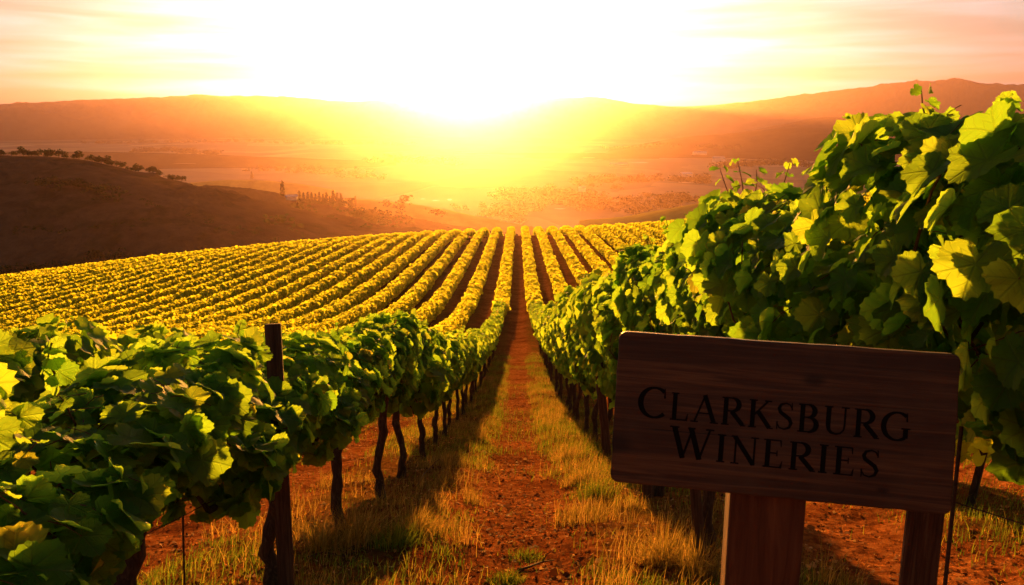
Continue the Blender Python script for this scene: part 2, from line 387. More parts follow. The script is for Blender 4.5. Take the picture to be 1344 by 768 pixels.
m, t, out = mat('metal_roof'); p = pri(t, (0.55, 0.55, 0.55), 0.22, 0.5); p.inputs['Metallic'].default_value = 0.8; t.links.new(p.outputs[0], out.inputs['Surface']); M['roof'] = m
def simple_island(name, stops, tmix=0.35, rough=0.8):
    m, t, out = mat(name); geo = N(t, 'ShaderNodeNewGeometry')
    c = ramp(t, geo.outputs['Random Per Island'], stops); p = pri(t, c, rough, 0.03)
    tl = N(t, 'ShaderNodeBsdfTranslucent'); t.links.new(c, tl.inputs['Color'])
    mx = N(t, 'ShaderNodeMixShader'); mx.inputs['Fac'].default_value = tmix
    t.links.new(p.outputs[0], mx.inputs[1]); t.links.new(tl.outputs[0], mx.inputs[2]); t.links.new(mx.outputs[0], out.inputs['Surface']); return m
M['drygrass'] = simple_island('dry_grass', [(0, (0.13, 0.12, 0.016)), (0.4, (0.30, 0.20, 0.032)), (1, (0.54, 0.34, 0.080))], 0.5)
M['grass'] = simple_island('green_grass', [(0, (0.06, 0.11, 0.010)), (0.6, (0.17, 0.24, 0.018)), (1, (0.36, 0.28, 0.035))], 0.5)
M['litter'] = simple_island('leaf_litter', [(0, (0.05, 0.016, 0.008)), (0.45, (0.22, 0.075, 0.022)), (0.8, (0.45, 0.19, 0.05)), (1, (0.62, 0.38, 0.14))], 0.25)
M['treeleaf'] = simple_island('tree_leaf', [(0, (0.028, 0.038, 0.012)), (1, (0.065, 0.075, 0.025))], 0.25)

# ------------------------------------------------------------------ the ground, one sheet to beyond the mountains
def build_ground():
    front = np.linspace(-R(44), R(44), 520); rest = np.linspace(R(44), 2 * math.pi - R(44), 92)[1:-1]
    A = np.concatenate([front, rest]); na = len(A)
    rr = np.concatenate([[0.5], 0.5 * np.exp(np.linspace(0, math.log(10500 / 0.5), 620)[1:])]); nr = len(rr)
    a, r = np.meshgrid(A, rr); x = np.sin(a) * r; y = np.cos(a) * r; z = G(x, y)
    V = np.stack([x.ravel(), y.ravel(), z.ravel()], 1)
    i = np.arange(nr - 1)[:, None] * na; j = np.arange(na)[None, :]; k = (j + 1) % na
    F = np.stack([(i + j).ravel(), (i + na + j).ravel(), (i + na + k).ravel(), (i + k).ravel()], 1)
    # close the little hole under the camera with degenerate-free fan of quads
    V = np.concatenate([V, [[0, 0, Gs(0, 0)]]]); c = len(V) - 1
    jj = np.arange(0, na - 1, 2); fan = np.stack([np.full(len(jj), c), jj, jj + 1, (jj + 2) % na], 1)
    me = npmesh('ground', V, np.concatenate([F, fan]), M['ground'])
    return tag(link('ground', me), kind='structure', label='reddish soil and grass slope running down from the path into the wide valley', cat='ground')
build_ground()

def ridge(name, pts, m_, front, back, z0, z1, label, amp=0.0, nl=140, rough=1.0, power=1.3, lump=0.0, lsc=30.0, nv=60):
    """a hill: crest through photo points (px, py, distance), slopes falling `front` metres towards the camera and `back` metres away"""
    P = np.array([list(at_dist(*p)) for p in pts]); s = np.linspace(0, len(P) - 1, nl)
    cx = [np.interp(s, np.arange(len(P)), P[:, k]) for k in range(3)]
    ker = np.hanning(max(5, nl // len(P) | 1) + 2)[1:-1]; ker /= ker.sum(); pad = len(ker) // 2
    cx = [np.convolve(np.pad(c, pad, mode='reflect', reflect_type='odd'), ker, mode='valid')[:nl] for c in cx]
    X, Y, Z = cx
    d = np.hypot(X, Y); ux, uy = X / d, Y / d
    v = np.concatenate([np.linspace(-1, 0, nv)[:-1], np.linspace(0, 1, nv // 2)])
    S, Vv = np.meshgrid(np.arange(nl), v, indexing='ij')
    off = np.where(Vv < 0, Vv * front, Vv * back)
    x = X[S] + ux[S] * off; y = Y[S] + uy[S] * off
    base = np.where(Vv < 0, z0, z1)
    av = np.abs(Vv); shape = (1 - sstep(av, 0, 1)) ** power
    crest = Z[S] - base
    n = fbm(x / (front * 0.35), y / (front * 0.35), 5) * rough
    z = base + crest * np.clip(shape * (1 + amp * n * sstep(av, 0.02, 0.3)), 0, 2)
    jag = amp * 0.10 * crest * fbm(x / (front * 0.12), y / (front * 0.12), 4); z += jag
    if lump:
        b = fbm(x / lsc, y / lsc, 4); z += lump * sstep(b, 0.05, 0.35) * (0.6 + 0.8 * vnoise(x / 3.1, y / 3.1)) * sstep(shape, 0.02, 0.1)
    z -= 6 * sstep(av, 0.93, 1)
    V = np.stack([x.ravel(), y.ravel(), z.ravel()], 1); nn = len(v)
    i = np.arange(nl - 1)[:, None] * nn; j = np.arange(nn - 1)[None, :]
    F = np.stack([(i + j).ravel(), (i + nn + j).ravel(), (i + nn + j + 1).ravel(), (i + j + 1).ravel()], 1)
    o = link(name, npmesh(name, V, F, m_)); tag(o, label, 'hill', kind='structure')
    return (x, y, z)

hillA = ridge('hill', [(-520, 176, 640), (-260, 190, 600), (0, 205, 560), (60, 206, 550), (110, 210, 540), (160, 221, 530), (210, 234, 520), (260, 248, 510),
               (310, 257, 505), (370, 270, 500), (430, 285, 490), (500, 300, 480), (580, 312, 470), (680, 328, 460)],
              M['hill'], 300, 260, -100, -120, 'dark scrubby hillside on the left beyond the vineyard', amp=0.09, nl=420, power=0.9, lump=2.0, lsc=34, nv=130)
ridge('hill', [(180, 250, 760), (260, 244, 740), (330, 250, 730), (400, 262, 720), (460, 275, 700), (520, 286, 690), (590, 297, 680), (680, 312, 670)],
      M['hill'], 170, 200, -125, -128, 'smaller dark spur falling to the right behind the scrubby hillside', amp=0.1, nl=200, lump=1.5, lsc=24)
ridge('hill', [(250, 240, 1500), (300, 236, 1480), (350, 237, 1460), (395, 242, 1450), (440, 250, 1440)],
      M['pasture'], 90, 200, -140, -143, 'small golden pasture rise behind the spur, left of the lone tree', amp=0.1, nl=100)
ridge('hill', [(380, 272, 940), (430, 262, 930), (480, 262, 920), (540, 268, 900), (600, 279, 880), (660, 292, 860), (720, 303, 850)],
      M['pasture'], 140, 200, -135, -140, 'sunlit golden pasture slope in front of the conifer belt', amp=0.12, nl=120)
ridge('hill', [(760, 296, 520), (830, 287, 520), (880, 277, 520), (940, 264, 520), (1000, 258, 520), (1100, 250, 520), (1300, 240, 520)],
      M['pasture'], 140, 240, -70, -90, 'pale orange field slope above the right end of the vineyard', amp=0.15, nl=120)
ridge('hill', [(560, 262, 2300), (620, 252, 2300), (680, 238, 2300), (715, 233, 2300), (750, 240, 2300), (800, 255, 2300)],
      M['wooded'], 260, 350, -148, -148, 'low wooded dome in the middle of the hazy valley', amp=0.2, nl=100)
ridge('hill', [(720, 214, 4300), (790, 200, 4300), (850, 188, 4300), (900, 179, 4300), (950, 176, 4350), (1000, 171, 4300), (1040, 166, 4300), (1090, 168, 4200), (1150, 164, 4200), (1200, 162, 4200), (1300, 168, 4200), (1450, 180, 4200)],
      M['wooded'], 800, 900, -150, -150, 'nearer dark hill in the haze at the right', amp=0.25, nl=240)
ridge('hill', [(960, 176, 5800), (1030, 163, 5800), (1060, 156, 5800), (1090, 153, 5800), (1120, 156, 5800), (1165, 153, 5800), (1190, 152, 5800), (1235, 157, 5800), (1300, 164, 5800), (1420, 172, 5800)],
      M['wooded'], 700, 700, -150, -150, 'two rounded hazy knolls behind the nearer dark hill', amp=0.2, nl=200)
ridge('hill', [(560, 212, 3700), (640, 208, 3700), (700, 204, 3700), (780, 203, 3700), (880, 206, 3700), (980, 215, 3700)], M['wooded'], 300, 400, -150, -150,
      'long low rise crossing the valley below the sun', amp=0.2, nl=140)
ridge('hill', [(-200, 206, 3000), (60, 199, 3000), (180, 200, 3050), (300, 204, 3000), (420, 209, 3000), (520, 214, 3000)], M['mount'], 260, 400, -150, -150,
      'long low rise crossing the valley behind the scrubby hillside', amp=0.2, nl=140)
mt = [(-420, 150), (-200, 138), (0, 137), (40, 135), (120, 131), (180, 129), (235, 127), (262, 124), (285, 126), (350, 126), (400, 128), (450, 134), (500, 132), (550, 134), (620, 137), (690, 131), (740, 128), (785, 127), (830, 136), (880, 140), (960, 141), (1100, 146)]
ridge('mountain', [(a, b, 8600) for a, b in mt], M['mount'], 700, 1200, -150, -150, 'long level mountain ridge under the setting sun', amp=0.30, nl=500, power=0.8)
mt = [(760, 150), (840, 143), (900, 140), (960, 136), (1010, 130), (1060, 124), (1110, 117), (1160, 112), (1200, 107), (1240, 106), (1265, 104), (1300, 111), (1344, 112), (1500, 120), (1800, 140)]
ridge('mountain', [(a, b, 9300) for a, b in mt], M['mount'], 800, 900, -150, -150, 'higher two-humped mountain range at the far right', amp=0.35, nl=400, power=0.8)

# ------------------------------------------------------------------ haze
def haze():
    import bmesh
    bm = bmesh.new(); bmesh.ops.create_cube(bm, size=1)
    zb, zt = -166, 640
    bmesh.ops.scale(bm, vec=(21600, 21600, zt - zb), verts=bm.verts); bmesh.ops.translate(bm, vec=(0, 0, (zt + zb) / 2), verts=bm.verts)
    me = bpy.data.meshes.new('haze'); bm.to_mesh(me); bm.free()
    m, t, out = mat('haze_air'); v = N(t, 'ShaderNodeVolumePrincipled')
    v.inputs['Color'].default_value = (0.98, 0.57, 0.50, 1); v.inputs['Density'].default_value = HAZE_DENSITY
    v.inputs['Anisotropy'].default_value = HAZE_G; t.links.new(v.outputs[0], out.inputs['Volume'])
    me.materials.append(m)
    tag(link('haze', me), 'thin golden evening haze filling the valley', 'haze', kind='stuff')
haze()

# ------------------------------------------------------------------ vine leaves
def leaf_template(nout, seed, big=True):
    """one grape leaf about 1 unit long: petiole at the origin, tip along +y, face along +z"""
    g = np.random.default_rng(seed)
    cy_ = 0.0
    if nout >= 16:
        ph = np.linspace(-math.pi, math.pi, nout, endpoint=False) + math.pi / nout   # 0 = tip
        lob = [(0, 0.74, 0.62), (R(56), 0.68, 0.60), (-R(56), 0.68, 0.60), (R(112), 0.62, 0.70), (-R(112), 0.62, 0.70)]
        r = np.full(nout, g.uniform(0.50, 0.58))
        for c, a, wd in lob:
            a *= g.uniform(0.9, 1.08); dd = np.abs(ph - c); r = np.maximum(r, a * np.clip(1 - (dd / wd) ** 2 * 0.30, 0, 1))
        r *= 1 - 0.55 * sstep(np.abs(ph), R(150), R(179))
        r *= 1 + (0.048 if nout > 30 else 0.06) * np.where(np.arange(nout) % 2 == 0, 1, -1) * g.uniform(0.4, 1.3, nout)
        ctr = np.array([0, 0.0])
        nin = nout // 2
        V = [(0, 0)]; V += [(0.5 * (r[2 * k] + r[2 * k + 1]) * 0.55 * math.sin(0.5 * (ph[2 * k] + ph[2 * k + 1])), 0.5 * (r[2 * k] + r[2 * k + 1]) * 0.55 * math.cos(0.5 * (ph[2 * k] + ph[2 * k + 1]))) for k in range(nin)]
        V += [(r[k] * math.sin(ph[k]), r[k] * math.cos(ph[k])) for k in range(nout)]
        V = np.array(V); F = []
        for k in range(nin):
            k2 = (k + 1) % nin; o = 1 + nin
            F.append((0, 1 + k2, 1 + k)); F.append((1 + k, o + 2 * k + 1, o + 2 * k)); F.append((1 + k, 1 + k2, o + 2 * k + 1))
            F.append((1 + k2, o + (2 * k + 2) % nout, o + 2 * k + 1))
    else:
        V = np.array([(0, -0.02), (0.42, -0.28), (0.56, 0.12), (0.50, 0.5), (0, 0.82), (-0.50, 0.5), (-0.56, 0.12), (-0.42, -0.28)])
        V = V * g.uniform(0.88, 1.1, V.shape); F = [(0, 1, 2), (0, 2, 3), (0, 3, 4), (0, 4, 5), (0, 5, 6), (0, 6, 7)]
    x, y = V[:, 0], V[:, 1]; rad = np.hypot(x, y)
    fold = g.uniform(0.05, 0.45); droop = g.uniform(0.15, 0.6); wav = g.uniform(0.03, 0.10); p0 = g.uniform(0, 6)
    z = fold * np.abs(x) - droop * 0.6 * y * np.abs(y) - 0.25 * droop * x * x + wav * rad * np.sin(5 * np.arctan2(x, y) + p0) + wav * 0.6 * rad * np.sin(9 * np.arctan2(x, y) + 2 * p0)
    twist = g.uniform(-0.5, 0.5); z = z + twist * x * y
    V3 = np.stack([x, y, z], 1)
    return V3, np.array([f[::-1] for f in F]) if True else F, np.stack([x * 0.5 + 0.5, y * 0.5 + 0.25], 1)
T_HI = [leaf_template(46, s) for s in (1, 2, 3, 4, 5, 6)]
T_MID = [leaf_template(18, s) for s in (11, 12, 13, 14)]
T_LO = [leaf_template(8, s) for s in (21, 22, 23, 24)]

def norm(a): return a / (np.linalg.norm(a, axis=-1, keepdims=True) + 1e-9)
def scatter(tmpls, pos, nor, tip, size, g):
    """leaves of the templates at pos, facing nor with the tip towards tip"""
    Z = norm(nor); Y = norm(tip - Z * np.sum(tip * Z, 1, keepdims=True)); X = np.cross(Y, Z)
    which = g.integers(0, len(tmpls), len(pos)); VV, FF, UU = [], [], []; n0 = 0
    for k, (tv, tf, tu) in enumerate(tmpls):
        s = which == k; m = int(s.sum())
        if not m: continue
        B = np.stack([X[s], Y[s], Z[s]], 1) * size[s][:, None, None]
        v = pos[s][:, None, :] + np.einsum('vk,mkc->mvc', tv, B)
        VV.append(v.reshape(-1, 3)); FF.append((tf[None] + (np.arange(m) * len(tv))[:, None, None]).reshape(-1, 3) + n0)
        UU.append(np.tile(tu, (m, 1))); n0 += m * len(tv)
    return np.concatenate(VV), np.concatenate(FF), np.concatenate(UU)

def canopy_leaves(g, n, length, zb, zt, hw, size, y0=None, noise_off=0.0, shell=0.75, yv=0.45):
    """positions, normals, tips of n leaves filling a hedge section (local frame, row along y)"""
    y = g.uniform(-length / 2, length / 2, n) if y0 is None else y0
    t = g.uniform(0, 2 * math.pi, n); inner = g.random(n) > shell
    rr = np.where(inner, g.uniform(0.15, 0.8, n), g.uniform(0.8, 1.08, n))
    bulge = 1 + 0.22 * fbm(y * 1.1 + noise_off, t * 0.8, 3) + 0.12 * fbm(y * 2.6 + noise_off, np.cos(t) * 2, 2)
    zc, hz = (zb + zt) / 2, (zt - zb) / 2
    ct, st = np.cos(t), np.sin(t); e = 0.7
    cx = np.sign(ct) * np.abs(ct) ** e; sz = np.sign(st) * np.abs(st) ** e
    x = hw * cx * rr * bulge; z = zc + hz * sz * rr * (1 + (bulge - 1) * 0.7)
    x = x * np.where(z < zc, 0.50 + 0.50 * np.clip((z - zb) / (zc - zb + 1e-6), 0, 1), 1)
    pos = np.stack([x, y, z], 1)
    nor = np.stack([ct, 0.0 * ct, st * 0.6 + 0.5], 1) + g.normal(0, 0.36, (n, 3)); nor[:, 1] += g.normal(0, yv, n); nor[inner] = g.normal(0, 1, (int(inner.sum()), 3))
    tip = np.stack([0.5 * ct, 0 * ct, -1.0 + 0.8 * (st > 0.6)], 1) + g.normal(0, 0.45, (n, 3))
    sz_ = size * np.clip(g.normal(1, 0.30, n), 0.40, 1.6)
    return pos, nor, tip, sz_

def shoot_paths(g, n, zt, hw, length, hi=0.35):
    out_ = []
    for _ in range(n):
        p = np.array([g.uniform(-hw, hw) * 0.7, g.uniform(-length / 2, length / 2), zt - 0.25]); d = norm(np.array([g.normal(0, 0.35), g.normal(0, 0.35), 1.0]))
        ln = g.uniform(0.5, 1.0) * hi + 0.2; P = [p]
        for k in range(6):
            d = norm(d + g.normal(0, 0.14, 3)); p = p + d * ln / 6; P.append(p)
        out_.append(np.array(P))
    return out_

def make_foliage(seed, n, zb, zt, hw, size, tmpls, m_, nshoot=4, length=2.05, hi=0.3, petioles=False):
    g = np.random.default_rng(seed)
    pos, nor, tip, sz = canopy_leaves(g, n, length, zb, zt, hw, size, noise_off=seed * 3.7, yv=1.1 if seed >= 500 else 0.45)
    SP = shoot_paths(g, nshoot, zt, hw, length, hi)
    for P in SP:
        m = len(P) * 2; k = np.repeat(np.arange(len(P)), 2); f = k / (len(P) - 1)
        side = g.normal(0, 1, (m, 3)); side[:, 2] *= 0.3; side = norm(side)
        pos = np.concatenate([pos, P[k] + side * 0.03]); nor = np.concatenate([nor, side * 0.5 + [0, 0, 0.7] + g.normal(0, 0.3, (m, 3))])
        tip = np.concatenate([tip, side + g.normal(0, 0.2, (m, 3)) - [0, 0, 0.2]]); sz = np.concatenate([sz, size * (1.0 - 0.62 * f) * g.uniform(0.7, 1.1, m)])
    V, F, U = scatter(tmpls, pos, nor, tip, sz, g)
    shoots = []; b = MB()
    for P in SP:
        if petioles:
            q = MB(); q.tube(P, np.linspace(0.006, 0.002, len(P)), 5); shoots.append(q.mesh('shoot', M['cane']))
        else: b.tube(P, np.linspace(0.006, 0.002, len(P)), 3)
    if petioles:                                          # leaf stalks and the canes inside belong to the foliage mesh
        sel = g.random(len(pos)) < 0.16
        for p, tp in zip(pos[sel], tip[sel]):
            tpn = norm(tp); q = p - tpn * 0.07 - np.array([np.sign(p[0]) * 0.07, 0, 0.0]); mid = (p + q) / 2 + [0, 0, 0.012]
            b.tube([q, mid, p], [0.0022, 0.002, 0.0015], 4)
        for _ in range(9):
            a = np.array([g.uniform(-.15, .15), g.uniform(-.9, .9), zb + 0.1]); d = norm(np.array([g.normal(0, .7), g.normal(0, .8), 1.0])); P = [a]
            for k in range(9):
                d = norm(d + g.normal(0, 0.22, 3) + [0, 0, 0.05]); a = a + d * (zt - zb) / 8.5; P.append(a)
            P = np.array(P); P[:, 0] = np.clip(P[:, 0], -hw * 0.9, hw * 0.9); P[:, 2] = np.minimum(P[:, 2], zt - 0.12 + 0.03 * P[:, 1]); b.tube(P, np.linspace(0.007, 0.003, len(P)), 6)
    if b.v:
        sv = np.concatenate(b.v); sf = []
        for f in b.f:
            sf.append(f[:3])
            if len(f) == 4: sf.append([f[0], f[2], f[3]])
        mi = np.concatenate([np.zeros(len(F)), np.ones(len(sf))])
        F = np.concatenate([F, np.array(sf) + len(V)]); V = np.concatenate([V, sv]); U = np.concatenate([U, np.zeros((len(sv), 2))])
        me = npmesh('foliage', V, F, [m_, M['cane']], uv=U, mi=mi)
    else: me = npmesh('foliage', V, F, m_, uv=U)
    return me, shoots

def trunk_mesh(seed, h, r=0.04, seg=10, simple=False):
    rs = random.Random(seed); b = MB(); P = []; Rd = []
    n = 5 if simple else 14; px = py = 0.0
    for i in range(n):
        f = i / (n - 1); px += rs.gauss(0, 0.014 if not simple else 0.02); py += rs.gauss(0, 0.018)
        P.append((px + 0.03 * math.sin(f * 5 + seed), py + 0.03 * math.sin(f * 4 + seed * 2), -0.12 + f * (h + 0.12)))
        Rd.append(r * (1.55 - 1.1 * min(f * 2.2, 0.5) + (0.35 * max(0, f - 0.75) / 0.25) + rs.uniform(-0.1, 0.12)))
    random.seed(seed); b.tube(P, Rd, 6 if simple else seg, lump=0 if simple else 0.16)
    trunk = b.mesh('trunk', M['bark'])
    c = MB(); top = P[-1]
    for s in (-1, 1):
        Q = []; Rq = []
        m = 4 if simple else 9
        for i in range(m):
            f = i / (m - 1); Q.append((top[0] * (1 - f) + rs.gauss(0, 0.012), top[1] + s * f * 0.92, top[2] - 0.05 + 0.10 * math.sin(f * 1.7) + rs.gauss(0, 0.012)))
            Rq.append(r * (0.85 - 0.45 * f) * rs.uniform(0.85, 1.15))
        c.tube(Q, Rq, 5 if simple else 8, lump=0 if simple else 0.15)
        if not simple:
            for k in (2, 4, 6, 8):
                q = np.array(Q[k]); c.tube([q, q + [rs.uniform(-.05, .05), rs.uniform(-.03, .03), 0.10], q + [rs.uniform(-.12, .12), rs.uniform(-.06, .06), 0.26]], [0.014, 0.010, 0.006], 6)
    return trunk, c.mesh('cordon', M['bark'])

# kinds of vine: (foliage variants, trunk variants)
VSP = 1.8
def kind_near_left(): return [make_foliage(100 + s, 740, 1.26, 1.70, 0.32, 0.107, T_HI, M['leaf'], 4, hi=0.24, petioles=True) for s in range(3)], [trunk_mesh(20 + s, 1.22, 0.040) for s in range(3)]
def kind_near_right(): return [make_foliage(200 + s, 930, 1.36, 2.26, 0.38, 0.112, T_HI, M['leaf'], 6, hi=0.30, petioles=True) for s in range(3)], [trunk_mesh(40 + s, 1.32, 0.048) for s in range(3)]
K_NL, K_NR = kind_near_left(), kind_near_right()
K_ML = [make_foliage(300 + s, 450, 1.08, 1.70, 0.36, 0.135, T_MID, M['leaf_mid'], 5, hi=0.2) for s in range(4)], [trunk_mesh(60 + s, 0.96, 0.04, 7) for s in range(4)]
K_MR = [make_foliage(400 + s, 700, 1.15, 2.50, 0.46, 0.135, T_MID, M['leaf_mid'], 6, hi=0.25) for s in range(4)], [trunk_mesh(70 + s, 1.05, 0.045, 7) for s in range(4)]
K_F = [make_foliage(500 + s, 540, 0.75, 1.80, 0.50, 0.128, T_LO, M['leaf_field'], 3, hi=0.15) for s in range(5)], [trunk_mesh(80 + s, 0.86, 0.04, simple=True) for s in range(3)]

SHOOTS = []
def add_shoot(vine, tip_px, base_px, d, seed):
    g = np.random.default_rng(seed); o = np.array(vine.location); T = np.array(at_depth(*tip_px, d)); B = np.array(at_depth(*base_px, d + .05))
    P = B + (T - B) * np.linspace(0, 1, 8)[:, None] + np.array([0.012, 0, 0]) * np.sin(np.linspace(0, 7, 8))[:, None]; ln = np.linalg.norm(T - B)
    k = np.array([2, 3, 4, 5, 6, 6, 7, 7]); m = len(k); side = g.normal(0, 1, (m, 3)); side[:, 0] = np.where(np.arange(m) % 2, 1, -1) * 1.2; side[:, 1] *= .5; side[:, 2] *= 0.3; side = norm(side)
    V, F, U = scatter(T_HI, P[k] + side * 0.012, side * 0.3 + [0, -.5, 0.4] + g.normal(0, .3, (m, 3)), side + [0, 0, .15], (0.105 - 0.010 * k) * g.uniform(.8, 1.1, m), g)
    b = MB(); b.tube(P, np.linspace(0.005, 0.002, 8), 6); sv = np.concatenate(b.v); sf = []
    for f in b.f:
        sf.append(f[:3])
        if len(f) == 4: sf.append([f[0], f[2], f[3]])
    mi = np.concatenate([np.zeros(len(F)), np.ones(len(sf))]); F = np.concatenate([F, np.array(sf) + len(V)]); V = np.concatenate([V, sv]) - o; U = np.concatenate([U, np.zeros((len(sv), 2))])
    q = link('shoot', npmesh('shoot', V, F, [M['leaf'], M['cane']], uv=U, mi=mi), vine)
    q.matrix_parent_inverse = (Matrix.Rotation(vine.rotation_euler.z, 4, 'Z') @ Matrix.Diagonal((*vine.scale, 1))).inverted()
cnt = [0]
def place_vine(kind, x, y, label, group, stretch=1.0, vi=None, shoots=True):
    fol, trk = kind; k = cnt[0]; cnt[0] += 1
    rs = random.Random(k * 31 + 5)
    e = empty('grape_vine', (x + rs.uniform(-.04, .04), y, Gs(x, y)), (math.pi if rs.random() < 0.5 else 0) + rs.uniform(-.05, .05))
    e.scale = (1, 1, stretch * rs.uniform(0.96, 1.05))
    tag(e, label, 'vine', group)
    f, c = fol[vi if vi is not None else rs.randrange(len(fol))]; tr, co = trk[rs.randrange(len(trk))]
    link('trunk', tr, e); link('cordon', co, e); link('foliage', f, e)
    for q in c: link('shoot', q, e)
    return e

ORD = ['first', 'second', 'third', 'fourth', 'fifth', 'sixth', 'seventh', 'eighth', 'ninth', 'tenth', 'eleventh', 'twelfth', 'thirteenth', 'fourteenth',
       'fifteenth', 'sixteenth', 'seventeenth', 'eighteenth', 'nineteenth', 'twentieth']
# the two rows lining the path
left_d = [1.15, 3.0, 4.75, 6.4, 8.2, 9.9, 11.6, 13.6]
while left_d[-1] < 62: left_d.append(left_d[-1] + 1.72)
right_d = [2.55, 4.25, 6.0, 8.2, 10.3, 12.2, 14.2]
while right_d[-1] < 62: right_d.append(right_d[-1] + 1.72)
used = 0; VN = {}
for side, ds in ((-1, left_d), (1, right_d)):
    nm = 'left' if side < 0 else 'right'
    for i, d in enumerate(ds):
        y = y_at_depth(d); near = d < 11
        if side < 0:
            kind = K_NL if near else K_ML; st = float(np.interp(d, [0, 3.6, 8, 20, 60], [0.70, 0.71, 0.96, 1.10, 1.06]))
        else:
            kind = K_NR if near else K_MR; st = float(np.interp(d, [0, 2.5, 4, 8, 14, 30, 45, 62], [0.9, 0.92, 0.94, 1.03, 1.08, 1.14, 0.95, 0.72]))
        if i == 0 and side < 0: lab = 'nearest grape vine, cut by the left edge of the photo'
        elif side < 0 and i == 1: lab = 'vine with dark gnarled trunk left of the tall wooden stake, lower left corner'
        elif side < 0 and i == 2: lab = 'leafy vine wrapped around the tall wooden stake left of the path'
        elif side < 0 and i == 3: lab = 'vine with thin twisted trunk standing in dry grass, next after the wooden stake'
        elif side > 0 and i == 0: lab = 'tall vine with large leaves and thick bent trunk right of the wooden sign'
        elif side > 0 and i == 1: lab = 'tall leafy vine rising directly above the right half of the wooden sign'
        elif side > 0 and i == 2: lab = 'tall leafy vine rising above the upper left corner of the wooden sign'
        elif i < 20: lab = '%s grape vine from the camera in the row along the %s side of the path' % (ORD[i], nm)
        else: lab = 'small far grape vine down the slope in the row %s of the path' % nm
        vv = place_vine(kind, 1.4 * side + (0.08 if side > 0 and i == 0 else 0), y, lab, 'grape vines lining the dirt path', st, vi=(i + (2 if side < 0 else 0)) % 3 if near else None, shoots=d < 30 and not (side < 0 and i == 0))
        used += 1
        VN[(side, i)] = vv
add_shoot(VN[(1, 1)], (1155, 166), (1150, 262), 3.3, 1)
add_shoot(VN[(1, 1)], (1096, 214), (1102, 262), 3.7, 2)
add_shoot(VN[(1, 2)], (945, 266), (952, 330), 5.8, 3)
add_shoot(VN[(1, 0)], (1322, 128), (1335, 220), 2.1, 4)
add_shoot(VN[(-1, 1)], (66, 448), (74, 520), 2.5, 5)
add_shoot(VN[(-1, 2)], (314, 424), (318, 480), 4.1, 6)
Y_PATH_END = y_at_depth(left_d[-1]) + VSP / 2
# nearer vines of the rows behind the left row (and the next ones on the right)
cand = []
for r_ in range(2, 15):
    x = -1.4 - 2.8 * (r_ - 1)
    for k in range(60):
        y = 0.3 + (r_ * 0.37 % 1) + k * VSP
        if x < -0.60 * y - 2.2: continue
        cand.append((math.hypot(x, y), x, y, r_, 'left'))
for r_ in (2, 3):
    x = 1.4 + 2.8 * (r_ - 1)
    for k in range(20, 36): cand.append((math.hypot(x, k * VSP) + 8, x, k * VSP, r_, 'right'))
cand.sort(); cand = cand[:298 - used]
row_end = {}
for d, x, y, r_, sd_ in cand:
    kind = K_ML if d < 16 else K_F
    place_vine(kind, x, y, 'golden green vine in the near part of the %s row %s of the path' % (ORD[r_ - 1], sd_), 'grape vines in the %s row %s of the path' % (ORD[r_ - 1], sd_), 0.88 if d < 16 else 0.97, shoots=d < 14)
    key = round(x, 2); lo, hi = row_end.get(key, (1e9, -1e9)); row_end[key] = (min(lo, y), max(hi, y))

